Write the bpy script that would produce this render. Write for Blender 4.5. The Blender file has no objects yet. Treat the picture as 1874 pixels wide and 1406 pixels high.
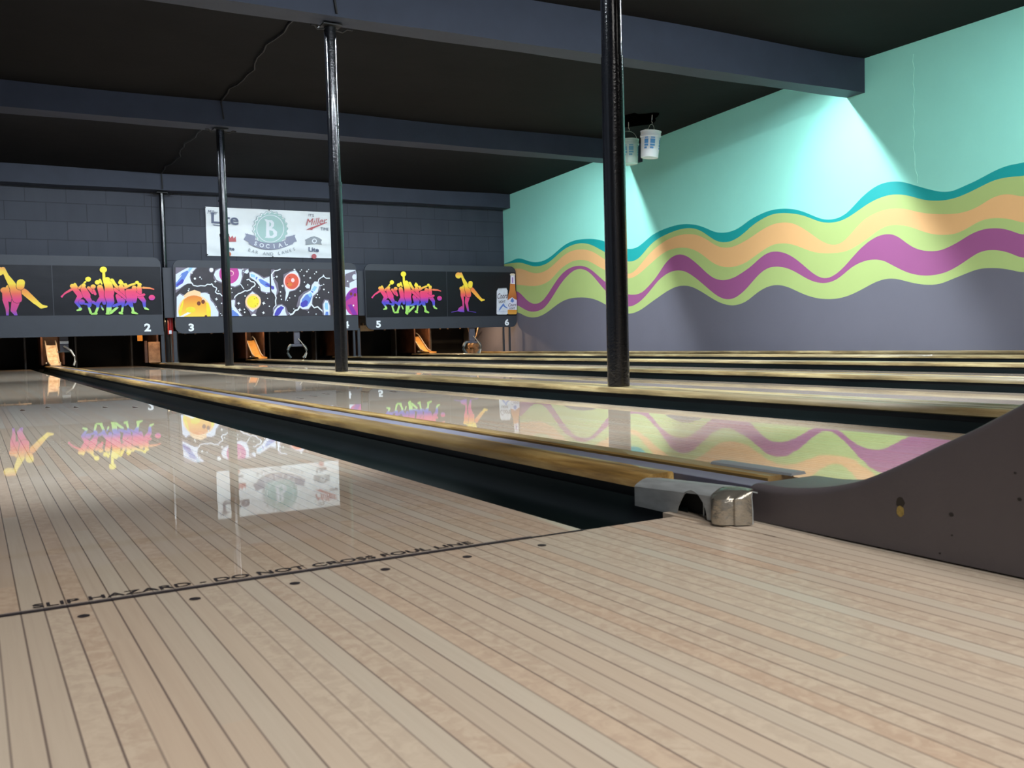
import bpy, bmesh, math, random
from mathutils import Vector, Matrix
random.seed(7)
PI = math.pi
C = bpy.context.scene.collection
S = bpy.context.scene

# ------------------------------------------------------------------ camera, world, exposure
F, YAW, PIT, ROL = 1725.9, 0.5207, 0.0487, -0.0258
CAM = Vector((-0.9047, -1.3414, 0.3343))
fw = Vector((math.sin(YAW)*math.cos(PIT), math.cos(YAW)*math.cos(PIT), -math.sin(PIT)))
r0 = Vector((math.cos(YAW), -math.sin(YAW), 0)); u0 = r0.cross(fw)
rt = math.cos(ROL)*r0 + math.sin(ROL)*u0
up = -math.sin(ROL)*r0 + math.cos(ROL)*u0
cd = bpy.data.cameras.new('camera'); cam = bpy.data.objects.new('camera', cd); C.objects.link(cam)
M = Matrix((rt, up, -fw)).transposed().to_4x4(); M.translation = CAM
cam.matrix_world = M
cd.sensor_fit = 'HORIZONTAL'; cd.sensor_width = 36; cd.lens = F*36/1874
cd.clip_start = 0.02; cd.clip_end = 100
cd.dof.use_dof = True; cd.dof.focus_distance = 9.0; cd.dof.aperture_fstop = 16*1.0
S.camera = cam
w = bpy.data.worlds.new('world'); S.world = w; w.use_nodes = True
w.node_tree.nodes['Background'].inputs[0].default_value = (0.5, 0.55, 0.6, 1)
w.node_tree.nodes['Background'].inputs[1].default_value = 0.02
S.view_settings.view_transform = 'Standard'; S.view_settings.look = 'None'
S.view_settings.exposure = 0.5; S.view_settings.gamma = 1.0
S.view_settings.use_curve_mapping = False

def area(name, loc, sx, sy, watts, rot=(0, 0, 0), col=(1, 1, 1), parent=None, spread=PI):
    l = bpy.data.lights.new(name, 'AREA'); l.shape = 'RECTANGLE'; l.size = sx; l.size_y = sy
    l.energy = watts; l.color = col; l.spread = spread
    o = bpy.data.objects.new(name, l); C.objects.link(o); o.location = loc; o.rotation_euler = rot
    if parent: o.parent = parent
    return o

def at(px, py, y):            # point of the photograph's line of sight on the upright plane at distance y
    d = fw + (px-937)/F*rt - (py-703)/F*up
    t = (y-CAM.y)/d.y
    return CAM + t*d

# ------------------------------------------------------------------ materials
def lin(c):
    c = c/255
    return c/12.92 if c <= .04045 else ((c+.055)/1.055)**2.4
def rgb(r, g, b): return (lin(r), lin(g), lin(b), 1)
def newmat(name):
    m = bpy.data.materials.new(name); m.use_nodes = True
    nt = m.node_tree; b = nt.nodes['Principled BSDF']
    return m, nt, b
def N(nt, t, **kw):
    n = nt.nodes.new(t)
    for k, v in kw.items():
        if k == 'inp':
            for i, x in v.items(): n.inputs[i].default_value = x
        else: setattr(n, k, v)
    return n
def math_(nt, op, a, b=None, c=None):
    n = nt.nodes.new('ShaderNodeMath'); n.operation = op
    for i, x in enumerate((a, b, c)):
        if x is None: continue
        if isinstance(x, (int, float)): n.inputs[i].default_value = x
        else: nt.links.new(x, n.inputs[i])
    return n.outputs[0]
def mixc(nt, fac, a, b, blend='MIX'):
    n = nt.nodes.new('ShaderNodeMix'); n.data_type = 'RGBA'; n.blend_type = blend
    for i, x in ((0, fac), (6, a), (7, b)):
        if isinstance(x, (int, float)): n.inputs[i].default_value = x
        elif isinstance(x, tuple): n.inputs[i].default_value = x
        else: nt.links.new(x, n.inputs[i])
    return n.outputs[2]
def ramp(nt, fac, stops, interp='LINEAR'):
    n = nt.nodes.new('ShaderNodeValToRGB'); n.color_ramp.interpolation = interp
    e = n.color_ramp.elements
    while len(e) < len(stops): e.new(0.5)
    for q, (p, c) in zip(e, stops): q.position = p; q.color = c
    nt.links.new(fac, n.inputs[0]); return n.outputs[0]
def paint(name, col, rough=.5, noise=0.0, scale=8, bump=0.0, bscale=60, metal=0, spec=.5, coat=0, stretch=(1, 1, 1)):
    m, nt, b = newmat(name)
    b.inputs['Roughness'].default_value = rough; b.inputs['Metallic'].default_value = metal
    b.inputs['Specular IOR Level'].default_value = spec
    b.inputs['Coat Weight'].default_value = coat; b.inputs['Coat Roughness'].default_value = .1
    tc = N(nt, 'ShaderNodeTexCoord'); mp = N(nt, 'ShaderNodeMapping'); mp.inputs['Scale'].default_value = stretch
    nt.links.new(tc.outputs['Object'], mp.inputs[0])
    if noise:
        no = N(nt, 'ShaderNodeTexNoise', inp={'Scale': scale, 'Detail': 6.0, 'Roughness': .6})
        nt.links.new(mp.outputs[0], no.inputs['Vector'])
        lo = tuple(c*(1-noise) for c in col[:3])+(1,); hi = tuple(min(1, c*(1+noise)) for c in col[:3])+(1,)
        c = ramp(nt, no.outputs['Fac'], [(.3, lo), (.7, hi)])
        nt.links.new(c, b.inputs['Base Color'])
    else: b.inputs['Base Color'].default_value = col
    if bump:
        no = N(nt, 'ShaderNodeTexNoise', inp={'Scale': bscale, 'Detail': 4.0})
        nt.links.new(mp.outputs[0], no.inputs['Vector'])
        bp = N(nt, 'ShaderNodeBump', inp={'Strength': bump, 'Distance': .01})
        nt.links.new(no.outputs['Fac'], bp.inputs['Height']); nt.links.new(bp.outputs[0], b.inputs['Normal'])
    return m
def emit(name, col, s):
    m, nt, b = newmat(name)
    b.inputs['Emission Color'].default_value = col; b.inputs['Emission Strength'].default_value = s
    b.inputs['Base Color'].default_value = col
    return m

BW = 0.02699                   # one floorboard
def boards(name, light, dark, seam, gloss_rough, coat_fac, seamw=.045, cap=.62):
    """long maple strips along y, each of its own tone, under a clear finish"""
    m, nt, b = newmat(name); L = nt.links
    tc = N(nt, 'ShaderNodeTexCoord'); sp = N(nt, 'ShaderNodeSeparateXYZ'); L.new(tc.outputs['Object'], sp.inputs[0])
    oi = N(nt, 'ShaderNodeObjectInfo')
    bx = math_(nt, 'DIVIDE', sp.outputs[0], BW)
    idb = math_(nt, 'FLOOR', bx); fx = math_(nt, 'FRACT', bx)
    ida = math_(nt, 'ADD', idb, math_(nt, 'MULTIPLY', math_(nt, 'FLOOR', math_(nt, 'MULTIPLY', oi.outputs['Random'], 50)), 37))
    wn = N(nt, 'ShaderNodeTexWhiteNoise', noise_dimensions='1D'); L.new(ida, wn.inputs['W'])
    off = math_(nt, 'MULTIPLY', wn.outputs['Value'], 9.0)
    seg = math_(nt, 'FLOOR', math_(nt, 'ADD', math_(nt, 'DIVIDE', sp.outputs[1], 1.15), off))
    cb = N(nt, 'ShaderNodeCombineXYZ'); L.new(ida, cb.inputs[0]); L.new(seg, cb.inputs[1])
    w2 = N(nt, 'ShaderNodeTexWhiteNoise', noise_dimensions='2D'); L.new(cb.outputs[0], w2.inputs['Vector'])
    tone = w2.outputs['Value']
    sx = N(nt, 'ShaderNodeSeparateColor'); L.new(w2.outputs['Color'], sx.inputs[0])
    # grain: streaks and ray fleck, shifted per board
    def nz(scx, scy, detail, shift):
        mp = N(nt, 'ShaderNodeCombineXYZ')
        L.new(math_(nt, 'MULTIPLY', sp.outputs[0], scx), mp.inputs[0])
        L.new(math_(nt, 'ADD', math_(nt, 'MULTIPLY', sp.outputs[1], scy), math_(nt, 'MULTIPLY', tone, 31.0)), mp.inputs[1])
        L.new(math_(nt, 'MULTIPLY', sx.outputs[1], shift), mp.inputs[2])
        n = N(nt, 'ShaderNodeTexNoise', inp={'Scale': 1.0, 'Detail': detail, 'Roughness': .6, 'Distortion': .6}); L.new(mp.outputs[0], n.inputs['Vector'])
        return n.outputs['Fac']
    g1 = nz(130, 3.5, 5.0, 20.0); g2 = nz(60, 55, 4.0, 11.0); g3 = nz(30, 1.6, 3.0, 7.0)
    base = mixc(nt, math_(nt, 'ADD', math_(nt, 'MULTIPLY', tone, .8), math_(nt, 'MULTIPLY', g3, .25)), light, dark)
    base = mixc(nt, math_(nt, 'MULTIPLY', math_(nt, 'SUBTRACT', g1, .4), .6), base, tuple(c*.72 for c in dark[:3])+(1,))
    fl = math_(nt, 'MULTIPLY', math_(nt, 'GREATER_THAN', sx.outputs[0], .55), .48)
    fleck = ramp(nt, g2, [(.42, (0, 0, 0, 1)), (.62, (1, 1, 1, 1))])
    base = mixc(nt, math_(nt, 'MULTIPLY', fleck, fl), base, (light[0]*1.15, light[1]*1.1, light[2]*1.05, 1))
    pk = ramp(nt, sx.outputs[2], [(.6, (1, 1, 1, 1)), (.95, (1.0, .93, .89, 1))])
    base = mixc(nt, 1.0, base, pk, 'MULTIPLY')
    # seams
    d = math_(nt, 'MINIMUM', fx, math_(nt, 'SUBTRACT', 1.0, fx))
    sd = ramp(nt, d, [(seamw*.55, (1, 1, 1, 1)), (seamw, (0, 0, 0, 1))])
    wn3 = N(nt, 'ShaderNodeTexWhiteNoise', noise_dimensions='1D'); L.new(math_(nt, 'ROUND', bx), wn3.inputs['W'])
    st = math_(nt, 'ADD', math_(nt, 'MULTIPLY', wn3.outputs['Value'], .45), .5)
    base = mixc(nt, math_(nt, 'MULTIPLY', sd, st), base, seam)
    # finish
    dif = N(nt, 'ShaderNodeBsdfDiffuse'); L.new(base, dif.inputs[0])
    gl = N(nt, 'ShaderNodeBsdfGlossy'); gl.inputs['Roughness'].default_value = gloss_rough
    wv = N(nt, 'ShaderNodeTexNoise', inp={'Scale': 1.0, 'Detail': 2.0})
    cv = N(nt, 'ShaderNodeCombineXYZ'); L.new(math_(nt, 'MULTIPLY', sp.outputs[0], 9.0), cv.inputs[0]); L.new(math_(nt, 'MULTIPLY', sp.outputs[1], 1.2), cv.inputs[1])
    L.new(cv.outputs[0], wv.inputs['Vector'])
    hsum = math_(nt, 'ADD', math_(nt, 'MULTIPLY', wv.outputs['Fac'], 1.0), math_(nt, 'MULTIPLY', wn.outputs['Value'], .03))
    bp = N(nt, 'ShaderNodeBump', inp={'Strength': .045, 'Distance': .002}); L.new(hsum, bp.inputs['Height'])
    L.new(bp.outputs[0], gl.inputs['Normal'])
    fr = N(nt, 'ShaderNodeFresnel', inp={'IOR': 1.45})
    fac = math_(nt, 'MINIMUM', math_(nt, 'MULTIPLY', math_(nt, 'POWER', fr.outputs[0], 1.08), coat_fac), cap)
    mx = N(nt, 'ShaderNodeMixShader'); L.new(fac, mx.inputs[0]); L.new(dif.outputs[0], mx.inputs[1]); L.new(gl.outputs[0], mx.inputs[2])
    L.new(mx.outputs[0], nt.nodes['Material Output'].inputs[0]); nt.nodes.remove(b)
    return m

# ------------------------------------------------------------------ object helpers
def link(name, me, mats, parent=None, loc=None):
    o = bpy.data.objects.new(name, me); C.objects.link(o)
    for m in (mats if isinstance(mats, (list, tuple)) else [mats]): me.materials.append(m)
    if parent: o.parent = parent
    if loc: o.location = loc
    return o
def smooth(me, ang=40):
    for p in me.polygons: p.use_smooth = True
    try: me.set_sharp_from_angle(angle=math.radians(ang))
    except Exception: pass
def obj(name, bm, mats, parent=None, sm=None, loc=None):
    bmesh.ops.recalc_face_normals(bm, faces=bm.faces)
    me = bpy.data.meshes.new(name); bm.to_mesh(me); bm.free()
    if sm: smooth(me, sm)
    return link(name, me, mats, parent, loc)
def thing(name, label, cat, loc=(0, 0, 0), group=None):
    o = bpy.data.objects.new(name, None); C.objects.link(o); o.location = loc
    o.empty_display_size = .1
    return tag(o, label, cat, group)
def tag(o, label, cat, group=None):
    o['label'] = label; o['category'] = cat
    if group: o['group'] = group
    return o
def struct(o): o['kind'] = 'structure'; return o
def nb(): return bmesh.new()
def box(bm, x0, x1, y0, y1, z0, z1, mi=0, bev=0):
    r = bmesh.ops.create_cube(bm, size=1.0)
    for v in r['verts']:
        v.co = Vector((x0+(v.co.x+.5)*(x1-x0), y0+(v.co.y+.5)*(y1-y0), z0+(v.co.z+.5)*(z1-z0)))
    fs = set(f for v in r['verts'] for f in v.link_faces)
    for f in fs: f.material_index = mi
    if bev:
        es = list(set(e for v in r['verts'] for e in v.link_edges))
        r2 = bmesh.ops.bevel(bm, geom=es, offset=bev, segments=2, affect='EDGES')
        for f in r2['faces']: f.material_index = mi
def cyl(bm, p0, p1, r, r1=None, n=20, caps=True, mi=0):
    p0 = Vector(p0); p1 = Vector(p1); d = (p1-p0); L = d.length; r1 = r if r1 is None else r1
    q = d.to_track_quat('Z', 'Y').to_matrix()
    a = [bm.verts.new(p0+q@Vector((r*math.cos(t), r*math.sin(t), 0))) for t in [2*PI*i/n for i in range(n)]]
    b = [bm.verts.new(p1+q@Vector((r1*math.cos(t), r1*math.sin(t), 0))) for t in [2*PI*i/n for i in range(n)]]
    for i in range(n):
        f = bm.faces.new((a[i], a[(i+1) % n], b[(i+1) % n], b[i])); f.material_index = mi
    if caps:
        bm.faces.new(a[::-1]).material_index = mi; bm.faces.new(b).material_index = mi
def tube(bm, pts, r, n=8, mi=0):
    pts = [Vector(p) for p in pts]; rings = []
    for i, p in enumerate(pts):
        t = (pts[min(i+1, len(pts)-1)]-pts[max(i-1, 0)]).normalized()
        q = t.to_track_quat('Z', 'Y').to_matrix()
        rings.append([bm.verts.new(p+q@Vector((r*math.cos(2*PI*k/n), r*math.sin(2*PI*k/n), 0))) for k in range(n)])
    for a, b in zip(rings, rings[1:]):
        for k in range(n):
            f = bm.faces.new((a[k], a[(k+1) % n], b[(k+1) % n], b[k])); f.material_index = mi
    bm.faces.new(rings[0][::-1]).material_index = mi; bm.faces.new(rings[-1]).material_index = mi
def lathe(bm, prof, c, n=28, mi=0):
    rings = [[bm.verts.new((c[0]+r*math.cos(2*PI*k/n), c[1]+r*math.sin(2*PI*k/n), c[2]+z)) for k in range(n)] for r, z in prof]
    for a, b in zip(rings, rings[1:]):
        for k in range(n):
            f = bm.faces.new((a[k], a[(k+1) % n], b[(k+1) % n], b[k])); f.material_index = mi
    return rings
def prism_y(bm, prof, y0, y1, mi=None, caps=True, closed=True, segs=1):
    """extrude an (x,z) outline along y"""
    rows = [[bm.verts.new((x, y0+(y1-y0)*s/segs, z)) for x, z in prof] for s in range(segs+1)]
    n = len(prof); m = n if closed else n-1
    for a, b in zip(rows, rows[1:]):
        for i in range(m):
            f = bm.faces.new((a[i], a[(i+1) % n], b[(i+1) % n], b[i]))
            if mi: f.material_index = mi[i % len(mi)]
    if caps and closed:
        bm.faces.new(rows[0][::-1]); bm.faces.new(rows[-1])
def plate(bm, pts, y, t=.004, mi=0):
    """flat shape given in x,z on an upright plane facing the camera, with thickness t"""
    a = [bm.verts.new((x, y, z)) for x, z in pts]; b = [bm.verts.new((x, y+t, z)) for x, z in pts]
    n = len(pts)
    try:
        bm.faces.new(a).material_index = mi; bm.faces.new(b[::-1]).material_index = mi
        for i in range(n): bm.faces.new((a[i], b[i], b[(i+1) % n], a[(i+1) % n])).material_index = mi
    except ValueError: pass
def disc(cx, cz, r, n=24, rx=1.0): return [(cx+r*rx*math.cos(2*PI*i/n), cz+r*math.sin(2*PI*i/n)) for i in range(n)]
def rrect(x0, x1, z0, z1, r, n=6, corners=(1, 1, 1, 1)):
    out = []
    for (cx, cz, a0, k) in ((x1-r, z1-r, 0, corners[0]), (x0+r, z1-r, 90, corners[1]), (x0+r, z0+r, 180, corners[2]), (x1-r, z0+r, 270, corners[3])):
        if k:
            for i in range(n+1):
                a = math.radians(a0+90*i/n); out.append((cx+r*math.cos(a), cz+r*math.sin(a)))
        else:
            sx = 1 if a0 in (0, 270) else -1; sz = 1 if a0 in (0, 90) else -1
            out.append((cx+r*sx, cz+r*sz))
    return out
def limb(p, q, r0, r1, n=5):
    """outline of a tapering limb with round ends between two points"""
    (x0, z0), (x1, z1) = p, q; a = math.atan2(z1-z0, x1-x0)
    pts = []
    for i in range(n+1):
        t = a+PI/2+PI*i/n; pts.append((x0+r0*math.cos(t), z0+r0*math.sin(t)))
    for i in range(n+1):
        t = a-PI/2+PI*i/n; pts.append((x1+r1*math.cos(t), z1+r1*math.sin(t)))
    return pts
_dg = None
def text_mesh(body, size, bold=0.0, shear=0.0, extrude=.0008, spacing=1.0):
    cu = bpy.data.curves.new('t', 'FONT'); cu.body = body; cu.size = size; cu.offset = bold*size; cu.shear = shear
    cu.extrude = extrude; cu.align_x = 'CENTER'; cu.align_y = 'CENTER'; cu.space_character = spacing; cu.resolution_u = 4
    o = bpy.data.objects.new('t', cu); C.objects.link(o)
    bpy.context.view_layer.update()
    me = bpy.data.meshes.new_from_object(o.evaluated_get(bpy.context.evaluated_depsgraph_get()))
    bpy.data.objects.remove(o); bpy.data.curves.remove(cu)
    me.materials.clear()
    return me
def text_on(bm, body, cx, cz, y, h, bold=0.0, shear=0.0, rot=0.0, wscale=1.0, mi=0, spacing=1.0):
    """add lettering of cap height h to a bmesh on the upright plane y, centred at cx, cz"""
    me = text_mesh(body, 1.0, bold, shear, .0, spacing)
    xs = [v.co.x for v in me.vertices]; ys = [v.co.y for v in me.vertices]
    mx = (min(xs)+max(xs))/2; my = (min(ys)+max(ys))/2; s = h/(max(ys)-min(ys))
    t = len(bm.verts); f0 = len(bm.faces); bm.from_mesh(me); bm.verts.ensure_lookup_table(); bm.faces.ensure_lookup_table()
    for v in bm.verts[t:]:
        a = (v.co.x-mx)*s*wscale; b = (v.co.y-my)*s
        v.co = Vector((cx+a*math.cos(rot)-b*math.sin(rot), y, cz+a*math.sin(rot)+b*math.cos(rot)))
    for f in bm.faces[f0:]: f.material_index = mi
    bpy.data.meshes.remove(me)
    return (max(xs)-min(xs))*s*wscale
# ------------------------------------------------------------------ dimensions of the hall
P = 1.7706; LW = 39*BW; G = .235            # lane pitch, lane width, gutter width
WX, WL, YB, YF = 9.04, -2.6, 16.2, -6.5     # right wall, left wall, block wall, wall behind the approach
LEND, PITY = 17.4, 18.1
def zc(y): return 3.74 if y < 7 else 3.74-(y-7)*.0455     # roof falls towards the pins
BEAMS = [(2.62, .26, 3.31, 3.33), (6.975, .28, 3.255, 3.312), (11.4, .35, 3.215, 3.235), (15.885, .30, 3.045, 3.05)]

# ------------------------------------------------------------------ the lamps: tubes tucked behind each roof beam, panels over the concourse
COOL = (.86, .95, 1.0)
lamp_mat = emit('tube_glass', (.9, .97, 1, 1), 2.0)
fix_mat = paint('fixture_enamel', rgb(200, 205, 205), .4)
def strip(y, z, W, label, tilt=0):
    t = thing('strip_light', label, 'light', (3.4, y, z), group='strip lights hidden behind the roof beams')
    bm = nb(); box(bm, -5.2, 5.2, -.04, .04, .03, .07); obj('housing', bm, fix_mat, t)
    bm = nb(); cyl(bm, (-5.1, 0, .01), (5.1, 0, .01), .013, n=10); obj('tube', bm, lamp_mat, t)
    area('strip_lamp', (0, .01, -.008), 9.6, .04, W*.6, (math.radians(tilt), 0, 0), COOL, t)
    area('strip_lamp', (0, -.01, -.008), 9.6, .04, W*.6, (math.radians(-50), 0, 0), COOL, t)
strip(3.05, 3.62, 490, 'long strip light hidden behind the nearest roof beam', 20)
strip(7.36, 3.60, 500, 'long strip light hidden behind the second roof beam', -8)
strip(11.84, 3.42, 400, 'long strip light hidden behind the third roof beam', 22)
for i, (x, y, W) in enumerate([(.7, -2.2, 66), (4.8, -2.2, 20), (-1.6, -4.0, 122)]):
    t = thing('ceiling_light', 'flat square lamp over the concourse, %s of three' % ('middle', 'right', 'left')[i], 'light', (x, y, 3.70), group='ceiling lamps over the concourse')
    bm = nb(); box(bm, -.62, .62, -.62, .62, 0, .035); obj('housing', bm, fix_mat, t)
    area('concourse_lamp', (0, 0, -.01), 1.2, 1.2, W, (0, 0, 0), (1, .97, .93), t, math.radians(150))

# ------------------------------------------------------------------ materials of the hall
m_app = boards('approach_boards', rgb(200, 190, 174), rgb(190, 169, 149), rgb(108, 94, 88), .26, .8, .05, .45)
m_lane = boards('lane_boards', rgb(212, 200, 183), rgb(200, 178, 157), rgb(104, 90, 82), .018, 1.15, .045, .84)
m_ceil = paint('black_ceiling', rgb(16, 15, 16), .8, .25, 1.6, .25, 5, spec=.15)
m_beam = paint('beam_paint', rgb(47, 53, 68), .62, .10, 3, .15, 8, spec=.35)
m_dark = paint('dark_void', rgb(9, 9, 10), .8)
def block_mat():
    m, nt, b = newmat('painted_block'); L = nt.links
    tc = N(nt, 'ShaderNodeTexCoord'); sp = N(nt, 'ShaderNodeSeparateXYZ'); L.new(tc.outputs['Object'], sp.inputs[0])
    cb = N(nt, 'ShaderNodeCombineXYZ'); L.new(sp.outputs[0], cb.inputs[0]); L.new(sp.outputs[2], cb.inputs[1])
    br = N(nt, 'ShaderNodeTexBrick', inp={'Scale': 1.0, 'Mortar Size': .006, 'Mortar Smooth': .3, 'Brick Width': .62, 'Row Height': .31, 'Bias': 0.0})
    br.inputs['Color1'].default_value = rgb(52, 57, 69); br.inputs['Color2'].default_value = rgb(56, 60, 72); br.inputs['Mortar'].default_value = rgb(42, 46, 56)
    L.new(cb.outputs[0], br.inputs['Vector'])
    no = N(nt, 'ShaderNodeTexNoise', inp={'Scale': 1.3, 'Detail': 5.0}); mp = N(nt, 'ShaderNodeMapping'); mp.inputs['Scale'].default_value = (1.6, 1, .5)
    L.new(tc.outputs['Object'], mp.inputs[0]); L.new(mp.outputs[0], no.inputs['Vector'])
    st = ramp(nt, no.outputs['Fac'], [(.35, (.80, .82, .86, 1)), (.6, (1, 1, 1, 1))])
    L.new(mixc(nt, 1.0, br.outputs['Color'], st, 'MULTIPLY'), b.inputs['Base Color'])
    bp = N(nt, 'ShaderNodeBump', inp={'Strength': .5, 'Distance': .01}); L.new(math_(nt, 'SUBTRACT', 1.0, br.outputs['Fac']), bp.inputs['Height']); L.new(bp.outputs[0], b.inputs['Normal'])
    b.inputs['Roughness'].default_value = .55; b.inputs['Specular IOR Level'].default_value = .35
    return m
m_block = block_mat()

# ------------------------------------------------------------------ ceiling, walls, floor
bm = nb(); ys = [YF, 7]+[7+i*(PITY+.5-7)/30 for i in range(1, 31)]
rows = [[bm.verts.new((x, y, zc(y)+.012*math.sin(x*1.3+y*.9)*(1 if 0 < j < 30 else 0))) for j, x in enumerate([WL+(WX-WL)*k/30 for k in range(31)])] for y in ys]
for a, b in zip(rows, rows[1:]):
    for i in range(30): bm.faces.new((a[i], b[i], b[i+1], a[i+1]))
o = struct(obj('ceiling', bm, m_ceil, sm=60))
bm = nb(); box(bm, WL, WX, YB, YB+.15, .98, 3.45); o = struct(obj('wall_back', bm, m_block))
bm = nb(); box(bm, WL-.1, WL, YF, PITY+.5, -.3, 3.9); struct(obj('wall_left', bm, paint('left_wall_paint', rgb(78, 82, 92), .7, .05)))
bm = nb(); box(bm, WL-.1, WX+.1, YF-.1, YF, -.3, 3.9); struct(obj('wall_front', bm, paint('front_wall_paint', rgb(120, 118, 116), .7, .05)))
bm = nb(); box(bm, WL-.1, WX+.1, PITY+.5, PITY+.6, -.3, 3.3); struct(obj('wall_pit', bm, m_dark))
bm = nb()
box(bm, WL, .1868, YF, 0, -.06, 0)
box(bm, .1868, WX, YF, 0, -.06, 0)
# last board of the approach, lifting at its end
q = [bm.verts.new(c) for c in ((.196, .028, .0036), (.51, .028, .0036), (.51, -.30, .0002), (.222, -.30, .0002), (.196, .028, -.05), (.51, .028, -.05), (.51, -.30, -.05), (.222, -.30, -.05))]
for f in ((0, 1, 2, 3), (4, 7, 6, 5), (0, 4, 5, 1), (1, 5, 6, 2), (2, 6, 7, 3), (3, 7, 4, 0)): bm.faces.new([q[i] for i in f])
struct(obj('floor', bm, m_app))
bm = nb(); box(bm, WL, WX, -.3, PITY+.5, -.16, -.12); struct(obj('floor_subfloor', bm, m_dark))
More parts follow.
